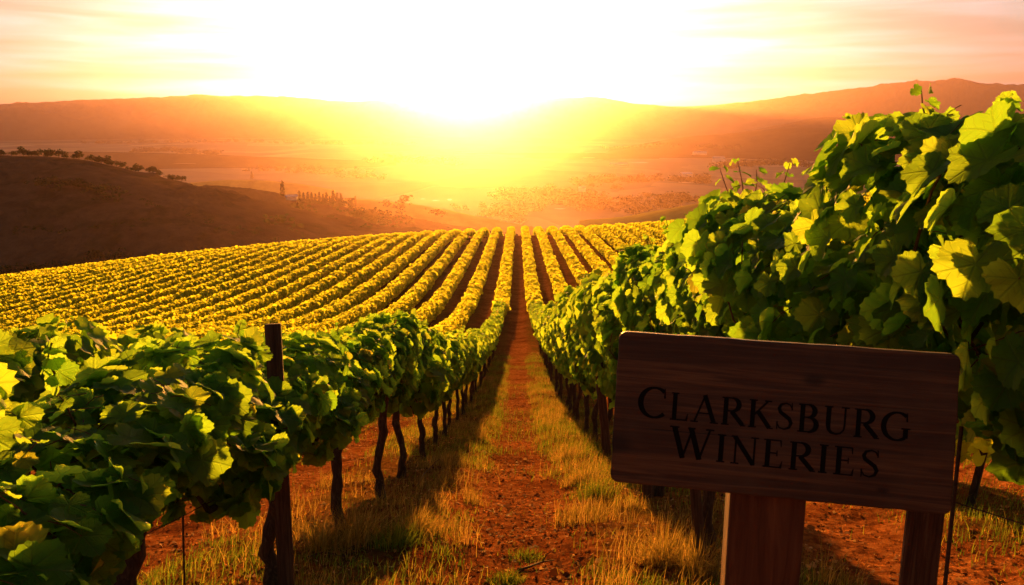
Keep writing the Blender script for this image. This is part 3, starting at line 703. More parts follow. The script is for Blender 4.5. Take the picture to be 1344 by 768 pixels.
# every other vine of the slope: too many to stand singly
def crest(x): return 196 - 0.30 * max(0, -x)
def far_rows():
    g = np.random.default_rng(5); PP, NN, TT, SS = [], [], [], []; tx, ty = [], []
    for ri in range(-44, 30):
        x0 = 1.4 + 2.8 * ri
        spans = []
        lo = max(1.5, (abs(x0) - 2.4) / 0.72)
        key = round(x0, 2); end = crest(x0)
        if abs(x0) < 1.5: spans = [(Y_PATH_END, end)]
        elif key in row_end:
            a, b_ = row_end[key]; spans = [(lo, a - VSP / 2), (b_ + VSP / 2, end)] if a - VSP / 2 > lo + 1 else [(b_ + VSP / 2, end)]
        else: spans = [(lo, end)]
        for a, b_ in spans:
            if b_ <= a: continue
            for s in np.arange(a, b_, 3.0):
                e_ = min(s + 3.0, b_); d = math.hypot(x0, (s + e_) / 2)
                lod = max(1.0, d / 30) ** 0.52; size = 0.125 * lod; n = int((e_ - s) * 300 / lod ** 1.6)
                if x0 > 3 and s < 24: n = int(n * 0.6)
                if n < 2: continue
                yy = g.uniform(s, e_, n)
                pos, nor, tip, sz = canopy_leaves(g, n, 3, 0.62, 1.80, 0.48 + 0.10 * float(sstep(d, 30, 70)), size, y0=yy, noise_off=x0 * 7.7, yv=1.2)
                gap = fbm(yy * 0.35 + x0 * 3, yy * 0 + x0, 2)                # uneven growth along the row
                pos[:, 2] = pos[:, 2] * (1 + 0.10 * gap); pos[:, 0] += x0 + 0.05 * fbm(yy * 0.2, yy * 0 + x0, 2)
                pos[:, 2] += G0(pos[:, 0], pos[:, 1])
                PP.append(pos); NN.append(nor); TT.append(tip); SS.append(sz)
            if d > 0:
                ys = np.arange(a + 0.9, min(b_, 120), VSP); tx.append(np.full(len(ys), x0)); ty.append(ys)
    pos = np.concatenate(PP)
    V, F, U = scatter(T_LO, pos, np.concatenate(NN), np.concatenate(TT), np.concatenate(SS), g)
    tx = np.concatenate(tx) + g.normal(0, .04, sum(map(len, tx))); ty = np.concatenate(ty)
    a = np.arange(4) * math.pi / 2; r = 0.045
    z = G(tx, ty); m = len(tx); nx = tx + g.normal(0, .05, m)
    v = np.zeros((m, 8, 3)); v[:, :4, 0] = tx[:, None] + r * np.cos(a); v[:, 4:, 0] = nx[:, None] + r * .8 * np.cos(a)
    v[:, :4, 1] = v[:, 4:, 1] = ty[:, None] + r * np.sin(a); v[:, :4, 2] = z[:, None] - .1; v[:, 4:, 2] = z[:, None] + 0.95
    tf = []
    for k in range(4):
        k2 = (k + 1) % 4; tf += [(k, k2, 4 + k2), (k, 4 + k2, 4 + k)]
    tf = np.array(tf); TF = (tf[None] + (np.arange(m) * 8)[:, None, None]).reshape(-1, 3) + len(V)
    F2 = np.concatenate([F, TF]); mi = np.concatenate([np.zeros(len(F)), np.ones(len(TF))])
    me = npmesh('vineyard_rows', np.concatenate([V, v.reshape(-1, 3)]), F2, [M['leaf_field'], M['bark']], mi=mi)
    o = link('vineyard_rows', me); tag(o, 'distant golden green vine rows fanning over the slope up to its crest', 'vineyard rows', kind='stuff')
    print('far leaves', len(pos))
far_rows()

# ------------------------------------------------------------------ grass, litter, clods
def blades(name, x, y, h, m_, g, lean=0.5, w=0.0035, label='', wind=(0.15, 0.1), aim=None):
    n = len(x); z = G(x, y) - 0.01; a = g.uniform(0, 2 * math.pi, n) if aim is None else aim + g.normal(0, 0.5, n); ln = np.abs(g.normal(0, lean, n))
    dx, dy = np.cos(a) * ln + wind[0], np.sin(a) * ln + wind[1]; b = g.uniform(0, 2 * math.pi, n); wx, wy = np.cos(b) * w, np.sin(b) * w
    t = np.array([0, 0.4, 0.75, 1.0]); V = np.zeros((n, 7, 3))
    for i, (tt, ww) in enumerate(zip(t, (1, 0.85, 0.5, 0))):
        cx = x + dx * h * tt ** 2 * 0.8; cy_ = y + dy * h * tt ** 2 * 0.8; cz = z + h * tt * (1 - 0.25 * tt * ln)
        if i < 3:
            V[:, 2 * i] = np.stack([cx - wx * ww, cy_ - wy * ww, cz], 1); V[:, 2 * i + 1] = np.stack([cx + wx * ww, cy_ + wy * ww, cz], 1)
        else: V[:, 6] = np.stack([cx, cy_, cz], 1)
    tf = np.array([(0, 1, 3), (0, 3, 2), (2, 3, 5), (2, 5, 4), (4, 5, 6)])
    F = (tf[None] + (np.arange(n) * 7)[:, None, None]).reshape(-1, 3)
    return npmesh(name, V.reshape(-1, 3), F, m_)

def ground_cover():
    g = np.random.default_rng(9)
    def pick(n, ymax, powr):
        y = ymax * g.random(n) ** powr + 1.2; x = g.uniform(-1, 1, n) * np.minimum(0.75 * y + 1.5, 7.5); return x, y
    # short green-yellow grass, thick on the banks, thin on the path
    x, y = pick(420000, 42, 1.6)
    u = np.mod(x, 2.8); u = np.minimum(u, 2.8 - u); cover = fbm(x * 0.8, y * 0.8, 3) + 0.5 * fbm(x * 4, y * 4, 2)
    p = np.clip((sstep(u, 0.24, 0.55) * (1 - 0.35 * sstep(u, 1.15, 1.4)) + 0.16 * sstep(cover, 0.05, 0.45) + 0.03) * np.clip(0.50 + 1.5 * cover, 0, 1), 0, 1)
    p = np.where(x > 1.9, p * 0.35, p)
    k = g.random(len(x)) < p; x, y = x[k], y[k]; sc = np.maximum(1, y / 9)
    h = g.uniform(0.04, 0.15, len(x)) * (0.7 + 0.6 * sstep(fbm(x, y, 2), -.2, .5)); k2 = np.argsort(g.random(len(x)))
    h = h[k2]; x = x[k2]; y = y[k2]
    me = blades('grass', x, y, h * np.minimum(1.5, sc[k2] ** 0.4), M['grass'], g, 0.55, 0.0030)
    # widen far blades so they still cover
    tag(link('grass', me), 'low green and yellow grass growing on the banks beside the dirt path', 'grass', kind='stuff')
    # dry grass, taller, on the crown of the banks
    x, y = pick(150000, 45, 1.5); u = np.mod(x, 2.8); u = np.minimum(u, 2.8 - u)
    cover = fbm(x * 1.3 + 9, y * 1.3, 3)
    k = g.random(len(x)) < np.clip((cover + 0.25) * 1.3, 0, 1) * sstep(u, 0.45, 0.9) * np.where(x > 1.9, 0.3, 1); x, y = x[k], y[k]
    hh = g.uniform(0.06, 0.20, len(x))
    nc = 260; cyy = 30 * g.random(nc) ** 1.3 + 1.5; cxx = np.where(g.random(nc) < 0.5, -1, 1) * g.uniform(0.42, 1.35, nc); far_ = g.random(nc) < 0.3; cxx = np.where(far_, cxx - 2.8, cxx)
    for a_, b_, m_ in zip(cxx, cyy, g.integers(30, 110, nc)):
        sp_ = g.uniform(0.05, 0.15); x = np.concatenate([x, a_ + g.normal(0, sp_, m_)]); y = np.concatenate([y, b_ + g.normal(0, sp_, m_)]); hh = np.concatenate([hh, g.uniform(0.4, 1, m_) * g.uniform(0.14, 0.36)])
    me = blades('dry_grass', x, y, hh, M['drygrass'], g, 0.6, 0.0022)
    tag(link('dry_grass', me), 'thin straw coloured grass on the sloping banks under the vines', 'dry grass', kind='stuff')
    # litter: dead leaves and chips
    x, y = pick(100000, 26, 1.5); k = g.random(len(x)) < np.clip(0.5 + fbm(x * 2, y * 2, 2), 0.1, 1); x, y = x[k], y[k]; n = len(x)
    pos = np.stack([x, y, G(x, y) + 0.006], 1); nor = g.normal(0, 0.45, (n, 3)) + [0, 0, 1]; tip = g.normal(0, 1, (n, 3))
    V, F, U = scatter(T_LO, pos, nor, tip, g.uniform(0.008, 0.034, n) * np.where(g.random(n) < 0.04, 2, 1), g)
    tag(link('leaf_litter', npmesh('leaf_litter', V, F, M['litter'])), 'brown dead leaves and chips scattered on the reddish soil', 'leaf litter', kind='stuff')
    # clods
    x, y = pick(26000, 20, 1.4); n = len(x)
    oc = np.array([(1, 0, 0), (-1, 0, 0), (0, 1, 0), (0, -1, 0), (0, 0, 1), (0, 0, -1)], float)
    s = g.uniform(0.003, 0.010, n) * np.where(g.random(n) < 0.03, 1.8, 1)
    v = oc[None] * g.uniform(0.5, 1.2, (n, 6, 1)) * s[:, None, None] * [1, 1, 0.7] + g.normal(0, 0.1, (n, 6, 3)) * s[:, None, None]
    v += np.stack([x, y, G(x, y)], 1)[:, None, :]
    of = np.array([(0, 2, 4), (2, 1, 4), (1, 3, 4), (3, 0, 4), (2, 0, 5), (1, 2, 5), (3, 1, 5), (0, 3, 5)])
    F = (of[None] + (np.arange(n) * 6)[:, None, None]).reshape(-1, 3)
    tag(link('soil_clods', npmesh('soil_clods', v.reshape(-1, 3), F, M['ground'], smooth=False)), 'crumbled clods of reddish earth on the path', 'soil clods', kind='stuff')
ground_cover()

def ground_at_px(px, py):
    r = ray(px, py); k = 0.5
    for _ in range(4000):
        if EYE + r.z * k < Gs(r.x * k, r.y * k): break
        k *= 1.004
    return r.x * k, r.y * k
def tuft(px, py, n, h, spread, label, dry=True):
    x0, y0 = ground_at_px(px, py); g = np.random.default_rng(int(px * 7 + py))
    n = int(n * 0.55); a = g.uniform(0, 2 * math.pi, n); q_ = g.random(n) ** 0.8; r_ = spread * q_ * 0.42
    V_x, V_y = x0 + np.cos(a) * r_, y0 + np.sin(a) * r_; z0 = Gs(x0, y0)
    me = blades('blades', V_x, V_y, h * g.uniform(0.35, 1.1, n) * (1.1 - 0.5 * q_), M['drygrass' if dry else 'grass'], g, 0.85, 0.0024, aim=a)
    me.transform(Matrix.Translation((-x0, -y0, -z0)))
    tag(link('grass_tuft', me, loc=(x0, y0, z0)), label, 'grass tuft', 'grass tufts beside the vines')
tuft(470, 712, 900, 0.42, 0.50, 'tall dry grass tuft around the thin trunk after the wooden stake')
tuft(425, 722, 500, 0.40, 0.30, 'orange dry grass tuft between the wooden stake and the thin trunk')
tuft(545, 700, 1300, 0.26, 0.50, 'rounded yellow green grass tuft right of the thin trunk', True)
tuft(520, 715, 700, 0.22, 0.45, 'low green tuft at the foot of the rounded yellow grass', False)
tuft(590, 610, 800, 0.26, 0.5, 'bright grass tuft on the left bank below the fifth trunk')
tuft(765, 632, 900, 0.30, 0.6, 'yellow grass tuft on the right bank left of the sign')
tuft(780, 650, 700, 0.22, 0.6, 'green grass tuft on the right bank close to the sign edge', False)
tuft(745, 600, 700, 0.26, 0.6, 'sunlit grass tuft on the right bank beyond the sign')
tuft(870, 742, 900, 0.34, 0.40, 'wiry dry grass tuft left of the sign post')
tuft(915, 755, 500, 0.40, 0.30, 'sparse tall dry grass leaning beside the sign post')
tuft(690, 735, 500, 0.10, 0.35, 'small low green tuft in the middle of the path at the bottom', False)
tuft(665, 765, 700, 0.10, 0.30, 'low green grass patch on the path at the bottom edge', False)
tuft(610, 560, 600, 0.26, 0.6, 'far grass tuft at the bend of the left bank')
tuft(1080, 765, 80, 0.34, 0.25, 'few thin dry stalks right of the sign post')
tuft(1112, 768, 60, 0.30, 0.25, 'sparse dry stalks between the two right hand posts')

def twig(name, pts, r0, label):
    P = [];
    for px, py, dz in pts:
        x, y = ground_at_px(px, py); P.append((x, y, Gs(x, y) + dz))
    b = MB(); random.seed(3); o = np.array(P[0]); b.tube(np.array(P) - o, np.linspace(r0, r0 * 0.4, len(P)), 7, lump=0.15)
    m = len(P) // 2; q = np.array(P[m]) - o; b.tube([q, q + [0.03, 0.05, 0.03], q + [0.09, 0.08, 0.05]], [r0 * .6, r0 * .4, r0 * .25], 5)
    tag(link(name, b.mesh(name, M['stake']), loc=P[0]), label, 'twig')
twig('fallen_twig', [(680, 752, 0.012), (695, 748, 0.02), (712, 742, 0.025), (728, 738, 0.015)], 0.010, 'pale fallen twig lying on the path near the bottom')
twig('fallen_twig', [(548, 640, 0.02), (556, 628, 0.05), (568, 616, 0.05), (584, 600, 0.02)], 0.009, 'grey fallen cane lying along the left bank by the trunks')
twig('fallen_twig', [(405, 735, 0.02), (425, 730, 0.03), (450, 736, 0.03), (470, 728, 0.02)], 0.006, 'thin crooked twig in the dry grass beside the wooden stake')

# ------------------------------------------------------------------ posts, stakes, wires
def stake(top, bot_px, d, wdt, label, buried=0.25, kind='square'):
    """post leaning from its foot (at view depth d under pixel bot_px) to the pixel top"""
    T = at_depth(top[0], top[1], d)
    r = ray(*bot_px); x, y = r.x * d, r.y * d; z = Gs(x, y); B = Vector((x, y, z))
    ax = (T - B); ln = ax.length; me = None
    if kind == 'square':
        import bmesh
        me = bevbox(wdt, wdt * 0.85, ln + buried, wdt * 0.08, 'wooden_stake', M['stake'], 2)
        me.transform(Matrix.Translation((0, 0, (ln - buried) / 2)))
    else:
        b = MB(); random.seed(int(d * 100)); n = 12; P = [(0, 0, -buried + (ln + buried) * i / (n - 1)) for i in range(n)]
        b.tube(P, [wdt / 2] * n, 12, lump=0.05); me = b.mesh('wooden_stake', M['stake'])
    o = link('wooden_stake', me); o.location = B; o.rotation_euler = ax.to_track_quat('Z', 'Y').to_euler()
    tag(o, label, 'post', 'wooden posts of the trellis'); return o
stake((358, 425), (376, 770), 4.35, 0.085, 'tall dark wooden stake sticking out above the left vine row')
stake((785, 470), (797, 602), 11.8, 0.13, 'leaning wooden stake in the right row just left of the sign', kind='round')
stake((906, 560), (921, 742), 5.3, 0.075, 'slim dark wooden stake under the lower left part of the sign', kind='round')
stake((846, 560), (850, 672), 8.0, 0.11, 'short wooden stake showing below the left corner of the sign', kind='round')
stake((1222, 600), (1203, 790), 2.55, 0.105, 'pale weathered square post behind the right end of the sign')
def rod(px_top, px_bot, d, r, label):
    T = at_depth(*px_top, d); q = ray(*px_bot); x, y = q.x * d, q.y * d; z = Gs(x, y)
    b = MB(); B = np.array((x, y, z)); b.tube([np.array([0, 0, -0.2]), (np.array(T) - B) * 0.5 + [0.004, 0, 0], np.array(T) - B], [r, r, r], 7)
    tag(link('support_rod', b.mesh('support_rod', M['rust']), loc=B), label, 'rod', 'thin steel rods in the vine rows')
rod((1262, 560), (1240, 790), 2.4, 0.006, 'thin dark steel rod right of the pale weathered post')
rod((168, 560), (158, 790), 2.9, 0.006, 'thin dark steel rod left of the gnarled trunk')
rod((238, 560), (226, 690), 3.7, 0.005, 'short dark steel rod right of the gnarled trunk')

def wire(x, h, y0, y1, label, r=0.0022):
    ys = np.arange(y0, y1, 0.9); xs = np.full(len(ys), x); P = np.stack([xs, ys, G0(xs, ys) + h + 0.015 * np.sin(ys * 3.4)], 1)
    b = MB(); b.tube(P - P[0], [r] * len(P), 5)
    tag(link('trellis_wire', b.mesh('trellis_wire', M['rust']), loc=P[0]), label, 'wire', 'trellis wires of the vine rows')
wire(-1.4, 0.84, 0.2, 40, 'thin trellis wire running under the leaves of the left row')
wire(1.4, 1.05, 0.2, 40, 'thin trellis wire running under the leaves of the right row')

# ------------------------------------------------------------------ the wooden sign
def sign():
    d = 1.62
    TL, TR, BR, BL = [np.array(at_depth(px, py, dd)) for px, py, dd in ((808, 436, d + .05), (1256, 462, d - .06), (1246, 676, d - .06), (806, 628, d + .05))]
    cen = (TL + TR + BR + BL) / 4; X = norm((TR + BR - TL - BL)); Zt = (TL + TR - BL - BR); Zt = norm(Zt - X * np.dot(X, Zt)); Yb = np.cross(Zt, X)
    W = (np.linalg.norm(TR - TL) + np.linalg.norm(BR - BL)) / 2; H = (np.linalg.norm(TL - BL) + np.linalg.norm(TR - BR)) / 2; TH = 0.036
    px_, py_ = at_depth(1000, 700, d)[:2]
    root = empty('wooden_sign', (px_, py_, Gs(px_, py_)))
    tag(root, 'dark stained wooden board with engraved serif lettering on a thick square post', 'sign')
    mw = Matrix(((X[0], Yb[0], Zt[0], cen[0]), (X[1], Yb[1], Zt[1], cen[1]), (X[2], Yb[2], Zt[2], cen[2]), (0, 0, 0, 1)))
    mw = Matrix.Translation(-Vector(root.location)) @ mw
    # board outline: rounded corners, slightly uneven edges
    b = []; rad = 0.016; rs = random.Random(4)
    def corner(cx, cz, a0):
        for k in range(5): a = a0 + k * math.pi / 8; b.append((cx + rad * math.cos(a), cz + rad * math.sin(a)))
    hx, hz = W / 2, H / 2
    corner(hx - rad, hz - rad, 0)
    for k in range(1, 24): b.append((hx - rad - (W - 2 * rad) * k / 24, hz + rs.uniform(-.0009, .0007)))
    corner(-hx + rad, hz - rad, math.pi / 2)
    for k in range(1, 12): b.append((-hx + rs.uniform(-.0007, .0010), hz - rad - (H - 2 * rad) * k / 12))
    corner(-hx + rad, -hz + rad, math.pi)
    for k in range(1, 24): b.append((-hx + rad + (W - 2 * rad) * k / 24, -hz + rs.uniform(-.0007, .0011)))
    corner(hx - rad, -hz + rad, 1.5 * math.pi)
    for k in range(1, 12): b.append((hx + rs.uniform(-.0009, .0007), -hz + rad + (H - 2 * rad) * k / 12))
    import bmesh
    bm = bmesh.new(); vs = [bm.verts.new((x, -TH / 2, z)) for x, z in b]; f = bm.faces.new(vs)
    r = bmesh.ops.extrude_face_region(bm, geom=[f]); bmesh.ops.translate(bm, vec=(0, TH, 0), verts=[v for v in r['geom'] if isinstance(v, bmesh.types.BMVert)])
    bmesh.ops.recalc_face_normals(bm, faces=bm.faces)
    ed = [e for e in bm.edges if len(e.link_faces) == 2 and e.calc_face_angle(0) > 1.2 and abs(e.verts[0].co.y - e.verts[1].co.y) < 1e-6]
    bmesh.ops.bevel(bm, geom=ed, offset=0.0035, segments=3, affect='EDGES', profile=0.5)
    me = bpy.data.meshes.new('board'); bm.to_mesh(me); bm.free(); me.materials.append(M['board'])
    board = link('board', me, root); board.matrix_local = mw
    # lettering: pen-stroke serif capitals (unit cap height), thick and thin strokes
    TK, TN = 0.155, 0.064
    def seg(x0, y0, x1, y1, w0, w1=None): return ('s', [(x0, y0), (x1, y1)], [w0, w1 or w0])
    def arc(cx, cy_, rx, ry, a0, a1, wf, n=22):
        P = []; Wd = []
        for i in range(n + 1):
            a = R(a0 + (a1 - a0) * i / n); P.append((cx + rx * math.cos(a), cy_ + ry * math.sin(a))); Wd.append(wf(a))
        return ('s', P, Wd)
    cw = lambda a: TN + (TK + 0.02 - TN) * abs(math.cos(a)) ** 1.3
    def ser(x, y, w=0.27): return ('s', [(x - w / 2, y), (x + w / 2, y)], [0.05, 0.05])
    def vst(x, a=0, b=1, w=TK): return seg(x, a + .02, x, b - .02, w)
    bot, top = 0.022, 0.978
    GL = {
     'C': (0.92, [arc(0.52, 0.5, 0.43, 0.48, 48, 315, cw), seg(0.815, 0.98, 0.83, 0.66, 0.03, 0.06)]),
     'L': (0.72, [vst(0.20), ser(0.20, top), seg(0.06, bot + .005, 0.62, bot + .005, 0.055), seg(0.615, 0.0, 0.665, 0.27, 0.09, 0.02)]),
     'A': (0.92, [seg(0.13, 0.03, 0.45, 0.97, TN), seg(0.44, 1.0, 0.79, 0.03, TK), seg(0.25, 0.34, 0.66, 0.34, 0.05), ser(0.12, bot, 0.26), ser(0.80, bot, 0.28)]),
     'R': (0.86, [vst(0.20), ser(0.20, bot), seg(0.06, top, 0.42, top, 0.05), arc(0.40, 0.745, 0.24, 0.235, 90, -90, cw), seg(0.25, 0.51, 0.42, 0.51, 0.05), seg(0.40, 0.50, 0.80, 0.03, TK), ser(0.82, bot, 0.14)]),
     'K': (0.88, [vst(0.20), ser(0.20, bot), ser(0.20, top), seg(0.26, 0.47, 0.68, 0.96, TN), ser(0.70, top, 0.24), seg(0.36, 0.60, 0.78, 0.03, TK), ser(0.80, bot, 0.20)]),
     'S': (0.66, [('s', [(0.545, 0.80), (0.50, 0.91), (0.36, 0.965), (0.20, 0.91), (0.135, 0.77), (0.18, 0.64), (0.33, 0.53), (0.48, 0.42), (0.555, 0.27), (0.50, 0.11), (0.34, 0.035), (0.17, 0.08), (0.10, 0.22)],
                   [0.04, 0.05, 0.055, 0.09, 0.12, 0.13, 0.14, 0.14, 0.12, 0.09, 0.055, 0.05, 0.04]), seg(0.555, 0.99, 0.565, 0.73, 0.03, 0.05), seg(0.09, 0.30, 0.095, 0.01, 0.05, 0.03)]),
     'B': (0.80, [vst(0.20), seg(0.06, top, 0.40, top, 0.05), seg(0.06, bot, 0.42, bot, 0.05), seg(0.22, 0.53, 0.42, 0.53, 0.05), arc(0.38, 0.755, 0.22, 0.225, 90, -90, cw), arc(0.40, 0.275, 0.27, 0.255, 90, -90, cw)]),
     'U': (0.92, [seg(0.20, 0.97, 0.20, 0.34, TK), ('s', [(0.20, 0.36), (0.22, 0.19), (0.31, 0.075), (0.46, 0.035), (0.61, 0.075), (0.71, 0.19), (0.735, 0.36)], [TK, 0.13, 0.10, 0.07, 0.06, 0.055, TN]),
                  seg(0.735, 0.34, 0.735, 0.97, TN), ser(0.20, top, 0.28), ser(0.735, top, 0.26)]),
     'G': (0.95, [arc(0.52, 0.5, 0.43, 0.48, 48, 308, cw), seg(0.815, 0.98, 0.83, 0.68, 0.03, 0.06), seg(0.80, 0.10, 0.80, 0.42, TK), ser(0.80, 0.43, 0.28)]),
     'W': (1.26, [seg(0.12, 0.97, 0.40, 0.0, TK), seg(0.39, 0.0, 0.64, 0.96, TN), seg(0.60, 0.97, 0.88, 0.0, TK), seg(0.87, 0.0, 1.14, 0.97, TN), ser(0.12, top, 0.27), ser(0.61, top, 0.22), ser(1.14, top, 0.24)]),
     'I': (0.42, [vst(0.20), ser(0.20, top), ser(0.20, bot)]),
     'N': (0.95, [seg(0.18, 0.03, 0.18, 0.97, TN), seg(0.14, 0.98, 0.77, 0.02, TK), seg(0.78, 0.0, 0.78, 0.97, TN), ser(0.18, bot, 0.26), ser(0.12, top, 0.18), ser(0.78, top, 0.26)]),
     'E': (0.76, [vst(0.20), seg(0.06, top, 0.60, top, 0.05), seg(0.06, bot, 0.63, bot, 0.05), seg(0.24, 0.52, 0.50, 0.52, 0.05), seg(0.59, 0.99, 0.605, 0.76, 0.06, 0.02), seg(0.49, 0.62, 0.49, 0.42, 0.035), seg(0.615, 0.0, 0.66, 0.26, 0.08, 0.02)]),
    }
    def word(wd, heights):
        x = 0; items = []
        for ch, h in zip(wd, heights):
            wdt, st = GL[ch]; items.append((x, h, st)); x += wdt * h + 0.055
        return x - 0.055, items
    def build_line(wd, heights, x0, x1, z0, z1, cap, name):
        tot, items = word(wd, heights); sx = (math.hypot(x1 - x0, z1 - z0)) / tot; sy = cap
        ang = math.atan2(z1 - z0, x1 - x0)
        b = MB(); lay = 0
        for ox, h, st in items:
            for _, P, Wd in st:
                lay += 1; yy = -TH / 2 - 0.0004 - 0.00003 * (lay % 12)
                P = np.array(P, float); T = np.gradient(P, axis=0); T = norm(T); Nn = np.stack([-T[:, 1], T[:, 0]], 1); Wd = np.array(Wd)[:, None]
                A = P + Nn * Wd / 2; B_ = P - Nn * Wd / 2; Q = np.concatenate([A, B_]) * h
                X_ = (Q[:, 0] + ox) * sx; Z_ = Q[:, 1] * sy
                xx = x0 + X_ * math.cos(ang) - Z_ * math.sin(ang); zz = z0 + X_ * math.sin(ang) + Z_ * math.cos(ang)
                n = len(P); V = [(a, yy, c) for a, c in zip(xx, zz)] + [(a, -TH / 2 + 0.0006, c) for a, c in zip(xx, zz)]; F = []
                for i in range(n - 1):
                    F.append((i, n + i, n + i + 1, i + 1))
                ring = list(range(n)) + list(range(2 * n - 1, n - 1, -1)); m = len(ring)
                for i in range(m): a_, c_ = ring[i], ring[(i + 1) % m]; F.append((a_, c_, c_ + 2 * n, a_ + 2 * n))
                b.add(V, F)
        o = link(name, b.mesh(name, M['black'], smooth=False), board); return o
    # photo pixels -> board plane
    inv = np.linalg.inv(np.array([X, Zt, Yb]).T)
    def onboard(px, py):
        r = np.array(ray(px, py)); o = np.array([0, 0, EYE]); k = np.dot(cen - o, Yb) / np.dot(r, Yb); q = inv @ (o + r * k - cen); return q[0], q[1]
    a = onboard(836, 545); e = onboard(1190, 578); t1 = onboard(950, 520); t0 = onboard(948, 556)
    cap = t1[1] - t0[1]
    build_line('CLARKSBURG', [1.13] + [1.0] * 9, a[0], e[0], a[1], e[1], cap, 'lettering')
    a = onboard(877, 597); e = onboard(1151, 626)
    build_line('WINERIES', [1.13] + [1.0] * 7, a[0], e[0], a[1], e[1], cap, 'lettering')
    # post, standing behind the board
    pw = 0.150; tz = float(cen[2]) - H * 0.25; gz = root.location.z; ln = tz - gz + 0.35
    ctop = at_depth(1000, 650, d + 0.02)
    me = bevbox(pw, 0.10, ln, 0.007, 'post', M['signpost'], 2); po = link('post', me, root)
    back = cen + Yb * (TH / 2 + 0.052)
    pxx, pyy = at_depth(1000, 700, d + 0.085)[:2]
    po.location = (pxx - root.location.x, pyy - root.location.y, -0.35 + ln / 2); po.rotation_euler = (0.0, 0.0, math.atan2(X[1], X[0]))
sign()

# ------------------------------------------------------------------ trees, barns and ponds of the valley
def ray_hit_z(px, py):
    dg = bpy.context.evaluated_depsgraph_get(); o = Vector((0, 0, EYE)) ; r = ray(px, py).normalized(); st = o + r * 200
    for _ in range(12):
        hit, loc, n_, i_, ob, mx = C.ray_cast(dg, st, r)
        if not hit: return None
        if ob.name.startswith(('haze', 'grape', 'vineyard', 'foliage')): st = loc + r * 0.5; continue
        return loc
    return None
def crown(g, kind, n=170):
    if kind == 'cone':
        z = g.random(n) ** 1.3; a = g.uniform(0, 6.28, n); r_ = 0.17 * (1 - z) ** 0.8 * g.uniform(0.4, 1.1, n) + 0.01; pos = np.stack([np.cos(a) * r_, np.sin(a) * r_, 0.12 + 0.88 * z], 1); s = 0.10
    else:
        k = g.integers(4, 8); c = np.stack([g.normal(0, .2, k), g.normal(0, .2, k), g.uniform(.30, .80, k)], 1); w_ = g.integers(0, k, n)
        q = norm(g.normal(0, 1, (n, 3))) * (g.uniform(0.5, 1.0, n) ** 0.5)[:, None] * np.array([.24, .24, .18]); pos = c[w_] + q; s = 0.11
    return scatter(T_LO, pos, g.normal(0, 1, (n, 3)) + [0, 0, .4], g.normal(0, 1, (n, 3)), s * g.uniform(.6, 1.3, n), g)
TREES = {}
for kd in ('cone', 'round'):
    TREES[kd] = []
    for s in range(4):
        g = np.random.default_rng(900 + s + (50 if kd == 'cone' else 0)); V, F, U = crown(g, kd)
        b = MB(); random.seed(s); b.tube([(0, 0, -.08), (.01, .0, .2), (.0, .01, .55 if kd == 'round' else .9)], [.035, .025, .008], 6)
        if kd == 'round':
            for k in range(3): a = k * 2.1 + s; b.tube([(0, 0, .28), (.12 * math.cos(a), .12 * math.sin(a), .48), (.2 * math.cos(a), .2 * math.sin(a), .62)], [.016, .01, .005], 5)
        TREES[kd].append((npmesh('crown', V, F, M['treeleaf']), b.mesh('trunk', M['treebark'])))
def tree(px, py, h, kd, label, group=None, name=None, loc=None, wide=1.0):
    p = loc or ray_hit_z(px, py)
    if p is None: return
    rs = random.Random(int(px * 13 + py)); e = empty(name or ('conifer_tree' if kd == 'cone' else 'bushy_tree'), p, rs.uniform(0, 6))
    s = h * rs.uniform(0.8, 1.2); e.scale = (s * wide, s * wide, s); c, t_ = TREES[kd][rs.randrange(4)]
    link('crown', c, e); link('trunk', t_, e); tag(e, label, 'tree', group)
bpy.context.view_layer.update()
cx_, cy_g, cz_ = hillA
def hill_crest(px):
    best = None
    az = math.atan2(ray(px, 250).x, ray(px, 250).y)
    A = np.arctan2(cx_, cy_g); D = np.hypot(cx_, cy_g); m = np.abs(A - az) < 0.004
    if not m.any(): return None
    el = (cz_[m] - EYE) / D[m]; k = int(np.argmax(el)); return Vector((cx_[m][k], cy_g[m][k], cz_[m][k] - 0.4))
rs = random.Random(77)
px = -2
while px < 246:
    h = rs.uniform(2.6, 5.0) * (1.15 if px < 120 else 1.0); p = hill_crest(px)
    side = 'western end' if px < 100 else 'descending part'
    if p: tree(px, 200, h, 'round', 'small dark bushy tree on the %s of the skyline of the scrubby left hill' % side, 'trees along the left hill crest', loc=p, wide=rs.uniform(1.0, 1.6))
    px += rs.choice((2, 3, 4, 6, 10))
for k in range(16):
    tree(394 + k * 4.9 + rs.uniform(-1, 1), 268 + k * 0.30, rs.uniform(8, 11), 'cone', 'dark conifer in the straight belt of trees behind the golden pasture', 'conifers of the tree belt', wide=1.0)
tree(371, 258, 13, 'cone', 'lone dark conifer left of the straight belt of trees', wide=0.9)
tree(331, 235, 16, 'cone', 'lone hazy tree on the valley floor farther back, above the golden rise', wide=1.3)

